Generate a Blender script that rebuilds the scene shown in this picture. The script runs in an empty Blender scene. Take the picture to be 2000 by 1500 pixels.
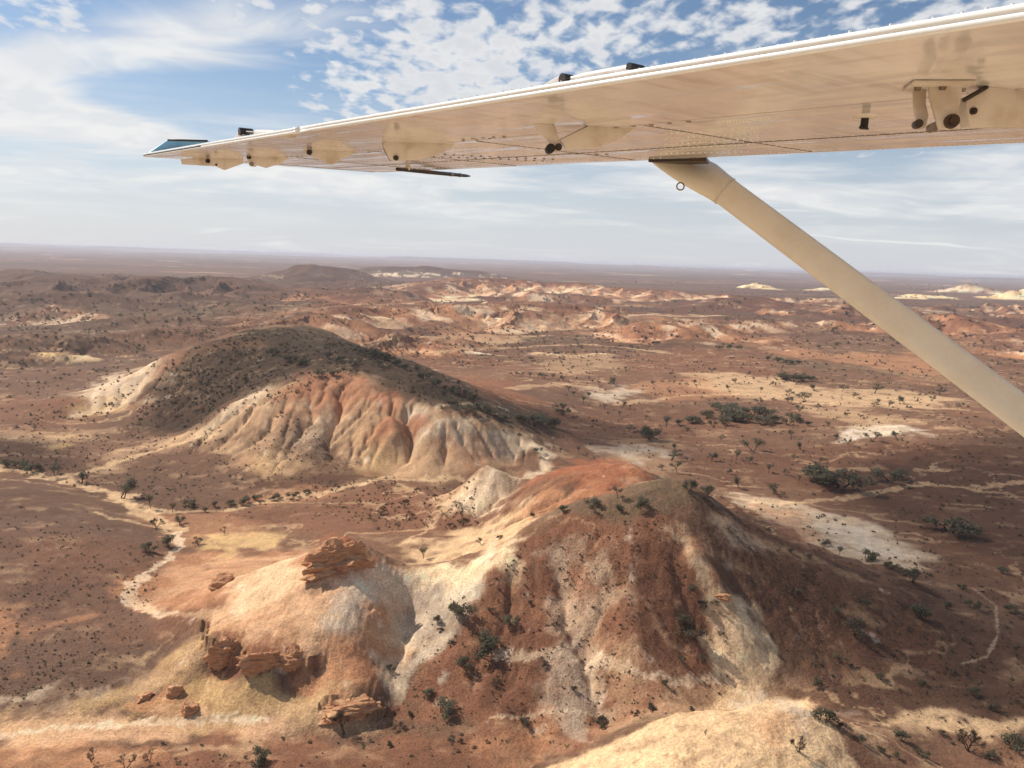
import bpy, bmesh, math, random
import numpy as np
from mathutils import Vector, Matrix

# ------------------------------------------------------------------ camera
scene = bpy.context.scene
F = 1570.0                       # focal length in pixels of the 2000 px wide photograph
CAM_H = 100.0
PITCH, ROLL = math.radians(8.76), math.radians(1.92)
fwd = np.array([0.0, math.cos(PITCH), -math.sin(PITCH)])
r0 = np.array([1.0, 0.0, 0.0]); u0 = np.array([0.0, math.sin(PITCH), math.cos(PITCH)])
right = math.cos(ROLL) * r0 + math.sin(ROLL) * u0
up = -math.sin(ROLL) * r0 + math.cos(ROLL) * u0
CAM = np.array([0.0, 0.0, CAM_H])
cam_data = bpy.data.cameras.new('camera'); cam = bpy.data.objects.new('camera', cam_data)
scene.collection.objects.link(cam)
cam.matrix_world = Matrix(((right[0], up[0], -fwd[0], 0), (right[1], up[1], -fwd[1], 0),
                           (right[2], up[2], -fwd[2], CAM_H), (0, 0, 0, 1)))
cam_data.sensor_width = 36.0; cam_data.lens = F / 2000.0 * 36.0
cam_data.clip_start = 0.05; cam_data.clip_end = 200000.0
scene.camera = cam

# ------------------------------------------------------------------ sun, sky with clouds, exposure
SUN_AZ, SUN_EL = math.radians(-62.0), math.radians(43.0)     # azimuth from +Y, positive to the right
sun_dir = Vector((math.sin(SUN_AZ) * math.cos(SUN_EL), math.cos(SUN_AZ) * math.cos(SUN_EL), math.sin(SUN_EL)))
sl = bpy.data.lights.new('sun', 'SUN'); sl.energy = 4.2; sl.angle = math.radians(0.53); sl.color = (1.0, 0.94, 0.85)
so = bpy.data.objects.new('sun', sl); scene.collection.objects.link(so)
so.rotation_euler = sun_dir.to_track_quat('Z', 'Y').to_euler()
so.location = (0, 0, 500)
vs = scene.view_settings
vs.view_transform = 'Standard'; vs.look = 'None'; vs.exposure = 0.32; vs.gamma = 1.0
vs.use_curve_mapping = False
scene.cycles.use_denoising = True
scene.cycles.max_bounces = 5; scene.cycles.diffuse_bounces = 2; scene.cycles.adaptive_threshold = 0.02; scene.cycles.volume_bounces = 1
scene.cycles.transparent_max_bounces = 8

class NT:
    """small node-tree helper"""
    def __init__(self, tree): self.t = tree; self.n = tree.nodes; self.l = tree.links
    def new(self, kind, **kw):
        n = self.n.new(kind)
        for k, v in kw.items():
            if k == 'inp':
                for a, b in v.items(): self.put(n.inputs[a], b)
            else: setattr(n, k, v)
        return n
    def put(self, sock, v):
        if isinstance(v, bpy.types.NodeSocket): self.l.new(v, sock)
        else: sock.default_value = v
    def m(self, op, a, b=0.0, c=None, clamp=False):
        n = self.n.new('ShaderNodeMath'); n.operation = op; n.use_clamp = clamp
        self.put(n.inputs[0], a); self.put(n.inputs[1], b)
        if c is not None: self.put(n.inputs[2], c)
        return n.outputs[0]
    def vm(self, op, a, b=None, s=None):
        n = self.n.new('ShaderNodeVectorMath'); n.operation = op
        self.put(n.inputs[0], a)
        if b is not None: self.put(n.inputs[1], b)
        if s is not None: self.put(n.inputs['Scale'], s)
        return n.outputs['Value'] if op in ('DOT_PRODUCT', 'LENGTH', 'DISTANCE') else n.outputs['Vector']
    def noise(self, vec, scale, detail=4.0, rough=0.5, dist=0.0, lac=2.0, dim='2D'):
        n = self.n.new('ShaderNodeTexNoise'); n.noise_dimensions = dim; self.put(n.inputs['Vector'], vec)
        n.inputs['Scale'].default_value = scale; n.inputs['Detail'].default_value = detail
        n.inputs['Roughness'].default_value = rough; n.inputs['Distortion'].default_value = dist
        n.inputs['Lacunarity'].default_value = lac
        return n.outputs['Fac']
    def ramp(self, v, lo, hi, a=0.0, b=1.0, smooth=True):
        n = self.n.new('ShaderNodeMapRange'); n.interpolation_type = 'SMOOTHSTEP' if smooth else 'LINEAR'
        self.put(n.inputs['Value'], v); self.put(n.inputs['From Min'], lo); self.put(n.inputs['From Max'], hi)
        self.put(n.inputs['To Min'], a); self.put(n.inputs['To Max'], b)
        return n.outputs['Result']
    def mix(self, f, a, b, blend='MIX'):
        n = self.n.new('ShaderNodeMix'); n.data_type = 'RGBA'; n.blend_type = blend
        self.put(n.inputs[0], f); self.put(n.inputs[6], a); self.put(n.inputs[7], b)
        return n.outputs[2]
    def xyz(self, x, y, z):
        n = self.n.new('ShaderNodeCombineXYZ')
        self.put(n.inputs[0], x); self.put(n.inputs[1], y); self.put(n.inputs[2], z)
        return n.outputs[0]

world = bpy.data.worlds.new('World'); scene.world = world; world.use_nodes = True
world.node_tree.nodes.clear()
W = NT(world.node_tree)
SKY_STRENGTH = 0.077
sky = W.new('ShaderNodeTexSky', sky_type='NISHITA', sun_disc=False)
sky.sun_elevation = SUN_EL; sky.sun_rotation = SUN_AZ
sky.altitude = 200.0; sky.air_density = 1.0; sky.dust_density = 0.6; sky.ozone_density = 3.0
dirv = W.vm('NORMALIZE', W.new('ShaderNodeTexCoord').outputs['Generated'])
sep = W.new('ShaderNodeSeparateXYZ'); W.put(sep.inputs[0], dirv)
dx, dy, dz = sep.outputs
inv = W.m('DIVIDE', 1.0, W.m('ADD', W.m('MAXIMUM', dz, 0.0), 0.16))
cx, cy = W.m('MULTIPLY', dx, inv), W.m('MULTIPLY', dy, inv)
cp = W.xyz(cx, cy, 0.0)                              # where the view ray meets the cloud deck
def skydir(px, py):
    v = fwd + right * (px - 1000) / F + up * (750 - py) / F
    return v / np.linalg.norm(v)
def skyang(px, py):
    v = skydir(px, py); return math.atan2(v[0], v[1]), math.asin(v[2])
az = W.m('ARCTAN2', dx, dy); el = W.m('ARCSINE', dz)
def blob(px, py, rx, ry, tilt=0.0):
    """soft elliptical patch of cover around one direction in the sky (radii in photograph pixels)"""
    a0, e0 = skyang(px, py)
    da, de = W.m('SUBTRACT', az, a0), W.m('SUBTRACT', el, e0)
    ca, sa = math.cos(tilt), math.sin(tilt)
    u_ = W.m('MULTIPLY', W.m('ADD', W.m('MULTIPLY', da, ca), W.m('MULTIPLY', de, sa)), F / rx)
    v_ = W.m('MULTIPLY', W.m('SUBTRACT', W.m('MULTIPLY', de, ca), W.m('MULTIPLY', da, sa)), F / ry)
    d2 = W.m('ADD', W.m('MULTIPLY', u_, u_), W.m('MULTIPLY', v_, v_))
    return W.m('EXPONENT', W.m('MULTIPLY', d2, -1.0))
def addall(items):
    o = items[0]
    for i in items[1:]: o = W.m('ADD', o, i)
    return o
warp = W.new('ShaderNodeTexNoise', noise_dimensions='2D'); W.put(warp.inputs['Vector'], cp); warp.inputs['Scale'].default_value = 1.1
wv = W.vm('SCALE', W.vm('SUBTRACT', warp.outputs['Color'], (0.5, 0.5, 0.5)), s=0.5)
cpw = W.vm('ADD', cp, wv)
# altocumulus: small rounded puffs packed in a field
n_big = W.noise(cp, 0.9, 2.0, 0.5)
n_mid = W.noise(cp, 3.4, 2.0, 0.5)
mpa = W.new('ShaderNodeMapping'); W.put(mpa.inputs['Vector'], cp); mpa.inputs['Rotation'].default_value = (0, 0, math.radians(-20)); mpa.inputs['Scale'].default_value = (1.25, 0.9, 1.0)
n_puf = W.noise(mpa.outputs[0], 12.0, 5.0, 0.50, 0.15)
cov_ac = addall([W.m('MULTIPLY', W.m('SUBTRACT', n_big, 0.5), 0.55), W.m('MULTIPLY', W.m('SUBTRACT', n_mid, 0.5), 0.45), W.ramp(el, .17, .06, 0.0, -0.5),
                 W.m('MULTIPLY', blob(1000, 30, 480, 170, 0.05), 0.10), W.m('MULTIPLY', blob(780, 150, 240, 90, -0.1), 0.12),
                 W.m('MULTIPLY', blob(1750, 30, 520, 180), 0.13), W.m('MULTIPLY', blob(1250, 110, 250, 110), 0.04),
                 W.m('MULTIPLY', blob(430, 200, 190, 100, 0.0), -0.3), W.m('MULTIPLY', blob(200, 330, 300, 120, 0.0), -0.2)])
ac = W.ramp(W.m('ADD', n_puf, cov_ac), 0.45, 0.80)
ac_thick = W.ramp(W.m('ADD', n_puf, cov_ac), 0.60, 1.0)
# smooth cirrus-like sheet, drawn out along one wind direction
cs = W.new('ShaderNodeMapping'); W.put(cs.inputs['Vector'], cpw)
cs.inputs['Rotation'].default_value = (0, 0, math.radians(25)); cs.inputs['Scale'].default_value = (0.45, 1.25, 1.0)
n_ci = W.noise(cs.outputs[0], 1.7, 5.0, 0.55, 0.6)
cov_ci = addall([W.m('MULTIPLY', blob(330, 75, 300, 60, 0.14), 0.36), W.m('MULTIPLY', blob(40, 140, 130, 40, 0.1), 0.22),
                 W.m('MULTIPLY', blob(60, 215, 200, 48, -0.12), 0.42), W.m('MULTIPLY', blob(330, 275, 190, 24, -0.16), 0.34),
                 W.m('MULTIPLY', blob(600, 345, 260, 22, -0.12), 0.26), W.m('MULTIPLY', blob(1330, 375, 330, 26, 0.02), 0.22),
                 W.m('MULTIPLY', blob(1930, 310, 140, 24, 0.05), 0.34), W.m('MULTIPLY', blob(1800, 380, 330, 40, 0.0), 0.18),
                 W.m('MULTIPLY', blob(530, 200, 200, 75, 0.0), -0.3), W.m('MULTIPLY', blob(1700, 330, 160, 22, 0.0), -0.2),
                 W.m('MULTIPLY', blob(60, 60, 120, 30, 0.2), -0.12), W.m('MULTIPLY', blob(300, 165, 160, 24, 0.0), -0.16)])
ci = W.ramp(W.m('ADD', n_ci, cov_ci), 0.50, 0.90)
# low streaks and the milky band along the horizon
st = W.new('ShaderNodeMapping'); W.put(st.inputs['Vector'], W.xyz(W.m('MULTIPLY', az, 3.0), W.m('MULTIPLY', el, 34.0), 0.0))
n_st = W.noise(st.outputs[0], 1.4, 4.0, 0.55)
streak = W.m('MULTIPLY', W.ramp(n_st, 0.38, 0.66), W.m('MULTIPLY', W.ramp(el, 0.015, 0.07), W.ramp(el, 0.20, 0.09)))
milky = W.m('MULTIPLY', W.ramp(el, 0.24, -0.02), 0.82)
cover = W.m('MAXIMUM', W.m('MULTIPLY', ac, 0.93), W.m('MULTIPLY', ci, 0.93))
cover = W.m('MAXIMUM', cover, W.m('MULTIPLY', streak, 0.75))
shade = W.m('ADD', W.m('MULTIPLY', W.noise(cpw, 5.0, 2.0, 0.55), 0.55), 0.0)
cl_col = W.mix(W.m('MULTIPLY', ac_thick, 0.75), W.mix(W.ramp(shade, 0.2, 0.36), (8.3, 8.4, 8.6, 1), (9.3, 9.25, 9.1, 1)), (7.3, 7.4, 7.75, 1))
base = W.mix(milky, sky.outputs[0], (7.35, 7.6, 8.3, 1))
full = W.mix(cover, base, cl_col)
bg = W.new('ShaderNodeBackground'); W.put(bg.inputs[0], full); bg.inputs[1].default_value = SKY_STRENGTH
wo = W.new('ShaderNodeOutputWorld'); W.l.new(bg.outputs[0], wo.inputs[0])

# ------------------------------------------------------------------ numeric helpers
_rng = np.random.RandomState(7)
_perm = _rng.permutation(4096).astype(np.int64)
_ang = _rng.rand(4096) * 2 * np.pi
_gx, _gy = np.cos(_ang), np.sin(_ang)
def pn(x, y, seed=0):
    xi = np.floor(x).astype(np.int64); yi = np.floor(y).astype(np.int64)
    xf, yf = x - xi, y - yi
    u = xf * xf * xf * (xf * (xf * 6 - 15) + 10); v = yf * yf * yf * (yf * (yf * 6 - 15) + 10)
    def g(ix, iy, fx, fy):
        h = _perm[(_perm[(ix + seed * 131) & 4095] + iy) & 4095]
        return _gx[h] * fx + _gy[h] * fy
    a = g(xi, yi, xf, yf); b = g(xi + 1, yi, xf - 1, yf)
    c = g(xi, yi + 1, xf, yf - 1); d = g(xi + 1, yi + 1, xf - 1, yf - 1)
    return (a + u * (b - a) + v * ((c + u * (d - c)) - (a + u * (b - a)))) * 1.5
def fbm(x, y, octv=4, gain=0.5, seed=0):
    s = np.zeros_like(x); a = 1.0; t = 0.0; f = 1.0
    for o in range(octv):
        s += a * pn(x * f + o * 17.3, y * f - o * 9.1, seed + o); t += a; a *= gain; f *= 2.03
    return s / t
def ridged(x, y, octv=3, seed=0):
    s = np.zeros_like(x); a = 1.0; t = 0.0; f = 1.0
    for o in range(octv):
        s += a * (1 - np.abs(pn(x * f + o * 7.7, y * f + o * 3.1, seed + o)) * 2); t += a; a *= 0.5; f *= 2.1
    return s / t
def sstep(a, b, x):
    t = np.clip((x - a) / (b - a), 0, 1); return t * t * (3 - 2 * t)
def prays(P):
    P = np.asarray(P, float)
    v = fwd[None] + right[None] * ((P[:, 0:1] - 1000) / F) + up[None] * ((750 - P[:, 1:2]) / F)
    return v
def at_h(P):
    """photograph pixel + height above the plain -> ground position"""
    P = np.asarray(P, float); v = prays(P)
    t = (P[:, 2] - CAM_H) / v[:, 2]
    return v[:, 0] * t, v[:, 1] * t, P[:, 2]
def project(x, y, z):
    dx_, dy_, dz_ = x, y, z - CAM_H
    w = dx_ * fwd[0] + dy_ * fwd[1] + dz_ * fwd[2]
    a = dx_ * right[0] + dy_ * right[1] + dz_ * right[2]
    b = dx_ * up[0] + dy_ * up[1] + dz_ * up[2]
    return 1000 + F * a / w, 750 - F * b / w, w

# ------------------------------------------------------------------ surveyed heights of the near and middle ground (pixel x, pixel y, metres)
SURVEY = [
 # foreground strip and the wash along it
 (0,1495,1),(200,1490,1),(400,1490,1.5),(600,1480,1),(800,1470,1.5),(950,1490,1),(1040,1495,1),
 (0,1435,-.5),(200,1415,0),(400,1425,-.3),(600,1435,-.5),(700,1440,-.5),
 # gibber rise on the left
 (0,1330,2.5),(150,1280,3.5),(60,1180,5),(200,1150,4.5),(250,1250,3),(0,1080,6),(120,1030,5),(230,1060,3.5),
 (300,1330,1.5),(150,1370,1),(280,1180,2),(330,1120,1.5),
 # creek
 (0,917,0),(110,937,-.2),(210,965,-.3),(290,1010,-.3),(350,1040,0),(400,1000,.3),(500,985,.5),(620,965,1),(760,935,1.5),(880,935,2),
 (60,960,3.5),(130,990,4),(0,1000,5.5),
 # flats
 (470,1055,1),(400,1080,1),(560,1040,2),(700,1010,2.5),(800,1010,3),(650,990,2),(850,970,2.5),(950,975,3.5),(880,1020,4.5),(780,1055,5),
 # ledge hill
 (655,1054,25),(690,1058,24.6),(630,1068,23),(720,1078,22.8),(745,1095,20.5),(600,1085,20),(560,1092,17.5),(420,1135,9),(300,1150,3),(490,1110,13),
 (800,1113,17),(870,1100,18.5),(940,1078,22),(600,1180,16),(700,1190,15),(500,1200,12.5),(430,1190,10),(640,1120,20),
 (400,1220,8.6),(420,1265,8.6),(500,1283,9.2),(560,1268,10.2),(605,1285,9.6),
 (435,1322,4.2),(540,1338,4.3),(600,1335,5),(405,1310,4.4),(400,1400,.8),(500,1410,.8),(600,1420,.5),
 (680,1250,11.2),(700,1310,7.8),(735,1335,5.6),(650,1320,7),(795,1190,10.5),(785,1245,7.5),(770,1290,5.6),(752,1360,2.6),(745,1405,.6),
 (640,1370,3.8),(710,1378,3.4),(700,1415,.5),(380,1240,7),(330,1280,3),(250,1330,1.5),(350,1350,2.2),
 # big hill
 (1000,1050,27),(1100,1000,33),(1190,965,36.5),(1270,936,38.5),(1340,942,37.5),(1290,955,38),
 (1450,1010,30),(1600,1080,20),(1750,1130,12),(1880,1200,7),(1990,1260,5),
 (1100,1150,20),(1250,1150,21.5),(1400,1150,21),(1100,1300,9.5),(1250,1300,11),(1000,1200,14.5),(900,1250,9),(850,1300,6),(900,1350,4),
 (1000,1350,5.5),(1200,1400,4.5),(1100,1430,2.5),(950,1430,1.5),(850,1400,1.5),(800,1430,.5),(900,1195,13),(950,1130,20),(870,1150,15.5),
 (1550,1200,14),(1700,1250,8.5),(1500,1270,9.5),(1600,1300,7),(1800,1300,5),(1500,1340,4),(1180,1060,29),(1300,1060,30),
 # cream dome at the bottom
 (1080,1490,2),(1200,1440,7),(1300,1410,10),(1400,1385,12.5),(1500,1367,14),(1600,1388,11.8),(1680,1420,9),(1750,1448,6.8),(1700,1495,8.5),(1850,1470,4),
 (1900,1420,3),(2000,1400,2.5),(1800,1400,3.5),(2000,1490,3),(1700,1370,4.5),(1850,1340,4),(2000,1340,3.5),
 (1300,1530,11),(1500,1560,11),(1300,1900,5),(1500,1900,6),(1000,1700,1),(600,1700,1),(1900,1700,3),(200,1700,1),
 # orange dome behind it
 (1050,925,22),(1160,905,26),(1255,916,27),(1000,960,13),(950,955,8),(1060,960,21),(930,1010,7),(980,1030,12),(1050,1000,22),
 # right-hand plain
 (1300,880,3),(1400,900,3),(1500,950,3.5),(1600,930,3),(1800,950,3),(2000,960,3),(1450,970,5),(1550,1000,5),(1650,1050,5),(1780,1090,4.5),
 (1900,1050,4),(2000,1100,4),(2000,1180,4),(1800,850,8),(1950,830,10),(1650,870,5),(2000,880,7),
 (1100,890,5),(1200,870,3),(1000,900,4),(1100,830,4),(1200,800,2),(1400,800,2),(1600,780,1),(1800,760,1),(1200,740,2),(1400,720,2),(1600,700,3),
 (1000,735,6),(1000,690,3),(1200,690,3),(2000,760,2),(2000,700,3),(1800,690,3),
 # banded hill in the middle
 (450,790,22),(530,755,29),(620,733,35),(700,740,34),(780,780,28),(860,820,22),(960,840,17),(1040,870,10),(1090,882,6),
 (400,878,5),(330,850,3),(500,920,3),(620,930,3),(760,930,3),(870,925,3),(980,905,4),
 # scrubby ridge behind
 (330,690,32),(450,650,41),(560,640,42),(640,645,43),(700,672,40),(800,703,34),(870,735,28),(950,770,20),(1040,800,11),
 (450,690,36),(600,690,40),(350,760,18),(300,800,9),(480,720,30),(420,760,21),(390,800,12),(360,838,5),(240,742,17),(150,785,8),(200,800,4.5),
 # left flats
 (100,830,2),(0,800,3),(200,890,2),(350,900,2),(100,880,1.5),(0,860,2),(300,870,3),(0,740,4),(100,700,3),(200,680,4),(0,690,3),(250,840,3),
]
xs, ys, zs = at_h(SURVEY)
extra = []
def behind(i_pix, k, h):
    x, y, _ = at_h([i_pix]); extra.append((x[0] * k, y[0] * k, h))
for p in ((330,690,32),(450,650,41),(560,640,42),(640,645,43),(700,672,40)): behind(p, 1.28, 8); behind(p, 1.6, 2)
for p in ((800,703,34),(870,735,28),(950,770,20)): behind(p, 1.13, 14); behind(p, 1.25, 5)
behind((1270,936,38.5), 1.13, 25); behind((1100,1000,33), 1.14, 23); behind((1190,965,36.5), 1.14, 25)
behind((1450,1010,30), 1.12, 14); behind((1600,1080,20), 1.1, 9)
behind((1500,1367,14), 1.09, 3.5); behind((1400,1385,12.5), 1.08, 4); behind((1600,1390,11.5), 1.08, 4.5)
behind((660,1050,26.5), 1.12, 9); behind((560,1092,17.5), 1.1, 6); behind((720,1078,23.5), 1.13, 8); behind((800,1113,17), 1.09, 9)
behind((870,1100,18.5), 1.09, 10); behind((240,742,17), 1.1, 5); behind((1160,905,26), 1.15, 10); behind((1255,916,27), 1.14, 10); behind((1050,925,22), 1.12, 10)
for a in range(-60, 61, 10):
    for r in (950, 1300):
        extra.append((r * math.sin(math.radians(a)), r * math.cos(math.radians(a)), 2.0))
for a in (-100, -130, -160, 100, 130, 160, 180):
    for r in (60, 200, 500): extra.append((r * math.sin(math.radians(a)), r * math.cos(math.radians(a)), 2.0))
for a in (-70, -50, 50, 70):
    for r in (100, 200, 400, 700): extra.append((r * math.sin(math.radians(a)), r * math.cos(math.radians(a)), 3.0))
for a in (-20, 0, 20):
    for r in (10, 40): extra.append((r * math.sin(math.radians(a)), r * math.cos(math.radians(a)), 2.0))
extra = np.array(extra)
SX = np.concatenate([xs, extra[:, 0]]); SY = np.concatenate([ys, extra[:, 1]]); SZ = np.concatenate([zs, extra[:, 2]])
def _ker(d2): return (d2 + 4.0) ** 0.68
n_s = len(SX)
A = np.zeros((n_s + 3, n_s + 3))
A[:n_s, :n_s] = _ker((SX[:, None] - SX[None]) ** 2 + (SY[:, None] - SY[None]) ** 2)
A[:n_s, n_s] = 1; A[:n_s, n_s + 1] = SX / 500; A[:n_s, n_s + 2] = SY / 500
A[n_s:, :n_s] = A[:n_s, n_s:].T
coef = np.linalg.solve(A, np.concatenate([SZ, np.zeros(3)]))
def rbf(x, y):
    out = np.zeros_like(x); st_ = 20000
    for i in range(0, len(x), st_):
        a, b = x[i:i + st_], y[i:i + st_]
        out[i:i + st_] = _ker((a[:, None] - SX[None]) ** 2 + (b[:, None] - SY[None]) ** 2) @ coef[:n_s] + coef[n_s] + coef[n_s + 1] * a / 500 + coef[n_s + 2] * b / 500
    return out
def make_grid(x0, x1, y0, y1, s):
    gx = np.arange(x0, x1 + s, s); gy = np.arange(y0, y1 + s, s)
    X, Y = np.meshgrid(gx, gy)
    return (x0, y0, s, rbf(X.ravel(), Y.ravel()).reshape(X.shape))
def samp(G, x, y):
    x0, y0, s, Z = G
    fx = np.clip((x - x0) / s, 0, Z.shape[1] - 1.001); fy = np.clip((y - y0) / s, 0, Z.shape[0] - 1.001)
    i, j = fx.astype(int), fy.astype(int); a, b = fx - i, fy - j
    a = a * a * (3 - 2 * a) * 0.35 + a * 0.65; b = b * b * (3 - 2 * b) * 0.35 + b * 0.65
    return (Z[j, i] * (1 - a) + Z[j, i + 1] * a) * (1 - b) + (Z[j + 1, i] * (1 - a) + Z[j + 1, i + 1] * a) * b
G_near = make_grid(-150, 180, 80, 340, 1.4)
G_mid = make_grid(-1000, 1000, -600, 1200, 9.0)
def survey_h(x, y):
    z = samp(G_mid, x, y)
    w = sstep(0, 25, np.minimum(np.minimum(x + 150, 180 - x), np.minimum(y - 80, 340 - y)))
    m = w > 0
    if m.any(): z[m] = z[m] * (1 - w[m]) + samp(G_near, x[m], y[m]) * w[m]
    m2 = (~m) & (np.abs(x) < 420) & (y > 250) & (y < 720)
    if m2.any(): z[m2] = samp(G_f, x[m2], y[m2])
    return z
G_f = make_grid(-430, 430, 240, 730, 3.0)

# ------------------------------------------------------------------ ranges: crest lines (pixel x, pixel y, height), front and back widths, gullying
RANGES = [
 dict(c=[(400,652,0),(450,634,0),(510,622,0),(560,618,0),(620,612,0),(680,620,0),(740,640,0)], r=(880, 980), wf=70, wb=120, fl=.8, fs=38, st='dred', k=.8),
 dict(c=[(690,668,0),(740,652,0),(790,645,0),(840,655,0),(880,668,0)], r=(800, 860), wf=45, wb=70, fl=.8, fs=26, st='red', k=1.0),
 dict(c=[(-60,668,0),(20,656,0),(100,648,0),(190,655,0),(270,668,0)], r=(790, 830), wf=60, wb=110, fl=.7, fs=34, st='brown', k=.7),
 dict(c=[(230,628,0),(300,616,0),(370,612,0),(430,622,0)], r=(1040, 1060), wf=70, wb=110, fl=.8, fs=40, st='dark', k=.6),
 dict(c=[(1260,640,0),(1310,628,0),(1370,626,0),(1430,640,0)], r=(1080, 1120), wf=70, wb=110, fl=.8, fs=36, st='red', k=.9),
 dict(c=[(1740,622,0),(1800,612,0),(1870,616,0),(1920,628,0)], r=(1500, 1560), wf=90, wb=130, fl=.8, fs=45, st='red', k=.9),
 # crest, front width, back width, flute depth, flute spacing, exposure colour style, strength
 dict(c=[(560,632,18),(640,612,28),(720,598,34),(800,590,36),(880,592,36),(960,590,36),(1040,592,34),(1120,596,32),(1200,602,28),(1260,612,18)], wf=85, wb=260, fl=.85, fs=42, st='break', k=1.0),
 dict(c=[(800,566,22),(860,552,36),(900,546,42),(960,546,41),(1040,549,40),(1120,553,38),(1200,557,36),(1280,563,31),(1370,572,18)], wf=150, wb=320, fl=.85, fs=75, st='break', k=1.0),
 dict(c=[(500,585,14),(540,572,25),(590,563,29),(640,570,29),(690,580,26)], wf=150, wb=200, fl=.5, fs=50, st='red', k=.8),
 dict(c=[(-120,550,34),(20,548,34),(120,537,40),(230,547,40),(300,540,48),(360,538,48),(430,538,48),(490,556,34),(525,576,12)],  wf=130, wb=300, fl=.8, fs=80, st='dark', k=.7),
 dict(c=[(-60,588,0),(30,574,0),(90,567,0),(150,570,0),(230,580,0),(300,594,0)], r=(1330, 1380), wf=110, wb=140, fl=.7, fs=60, st='dark', k=.5),
 dict(c=[(240,584,0),(300,572,0),(350,566,0),(420,572,0),(500,590,0)], r=(1420, 1420), wf=110, wb=140, fl=.7, fs=60, st='dark', k=.5),
 dict(c=[(620,596,0),(670,584,0),(720,578,0),(770,586,0),(820,590,0)], r=(1480, 1400), wf=100, wb=140, fl=.8, fs=45, st='red', k=1.0),
 dict(c=[(210,650,0),(280,640,0),(340,636,0),(400,642,0),(450,652,0)], r=(860, 900), wf=60, wb=90, fl=.5, fs=40, st='brown', k=.5),
 dict(c=[(-60,640,6),(30,622,9),(60,605,19),(100,593,25),(150,602,22),(210,614,16),(290,630,8)], wf=52, wb=80, fl=.5, fs=24, st='beige', k=1.0),
 dict(c=[(545,536,0),(575,529,0),(592,523,0),(605,517,0),(622,521,0),(655,524,0),(675,529,0),(700,536,0)], r=(2950, 2950), wf=210, wb=240, fl=.3, fs=90, st='dark', k=.6),
 dict(c=[(330,612,12),(400,600,20),(480,592,27),(560,596,27),(620,606,20)], wf=150, wb=150, fl=.25, fs=60, st='olive', k=.4),
 dict(c=[(1360,602,8),(1420,583,26),(1460,577,30),(1510,588,20),(1550,603,6)], wf=170, wb=170, fl=.3, fs=60, st='dred', k=.9),
 dict(c=[(1570,606,6),(1620,592,20),(1660,583,28),(1700,585,26),(1760,606,6)], wf=170, wb=170, fl=.7, fs=50, st='beige', k=.9),
 dict(c=[(1466,563,4),(1473,552,30),(1484,552,30),(1496,562,10),(1515,567,3)], wf=90, wb=90, fl=.2, fs=60, st='yellow', k=1.0),
 dict(c=[(1588,567,3),(1612,562,12),(1632,567,3)], wf=110, wb=90, fl=.2, fs=60, st='yellow', k=1.0),
 dict(c=[(1770,583,3),(1800,574,15),(1830,576,13),(1856,584,3)], wf=120, wb=90, fl=.3, fs=50, st='yellow', k=1.0),
 dict(c=[(1868,558,0),(1890,551,0),(1925,559,0)], r=(5200, 5200), wf=170, wb=150, fl=.3, fs=90, st='beige', k=.7),
 dict(c=[(1950,578,0),(1985,566,0),(2030,560,0),(2090,566,0)], r=(4200, 4300), wf=130, wb=150, fl=.3, fs=60, st='yellow', k=1.0),
 dict(c=[(1925,676,5),(1960,652,14),(2000,643,17),(2080,645,18),(2160,655,16)], wf=75, wb=120, fl=.4, fs=40, st='red', k=1.0),
 dict(c=[(1290,617,20),(1350,619,19),(1420,621,17),(1500,624,15),(1640,626,10)], wf=150, wb=250, fl=.15, fs=120, st='brown', k=.5),
 dict(c=[(1840,640,9),(1900,628,15),(1990,622,16),(2080,626,16)], wf=160, wb=200, fl=.3, fs=60, st='dred', k=.6),
 dict(c=[(735,530,0),(770,525,0),(800,521,0),(825,519,0),(860,523,0),(900,527,0),(930,532,0)], r=(4200, 4300), wf=330, wb=400, fl=.4, fs=150, st='dark', k=.9),
 dict(c=[(20,704,4),(70,690,11),(105,684,14),(140,692,10),(190,706,3)], wf=26, wb=30, fl=.5, fs=14, st='yellow', k=.8),
 dict(c=[(380,668,8),(420,654,14),(470,640,18),(520,636,20)], wf=40, wb=60, fl=.5, fs=20, st='break', k=.8),
 dict(c=[(700,640,6),(680,622,14),(650,612,20)], wf=55, wb=60, fl=.4, fs=30, st='red', k=.9),
 dict(c=[(850,692,2),(872,684,6),(905,685,6),(945,689,5),(990,696,3)], wf=15, wb=16, fl=.5, fs=11, st='white', k=1.0),
 dict(c=[(1010,700,2),(1060,687,6),(1090,690,5),(1130,696,4),(1170,688,5),(1205,696,2)], wf=18, wb=22, fl=.5, fs=11, st='tan', k=1.0),
 dict(c=[(1290,838,2),(1330,838,3)], wf=12, wb=12, fl=.2, fs=8, st='brown', k=.2),
 dict(c=[(1560,836,2),(1680,836,4),(1790,842,3)], wf=20, wb=30, fl=.4, fs=12, st='white', k=.6),
]
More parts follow.
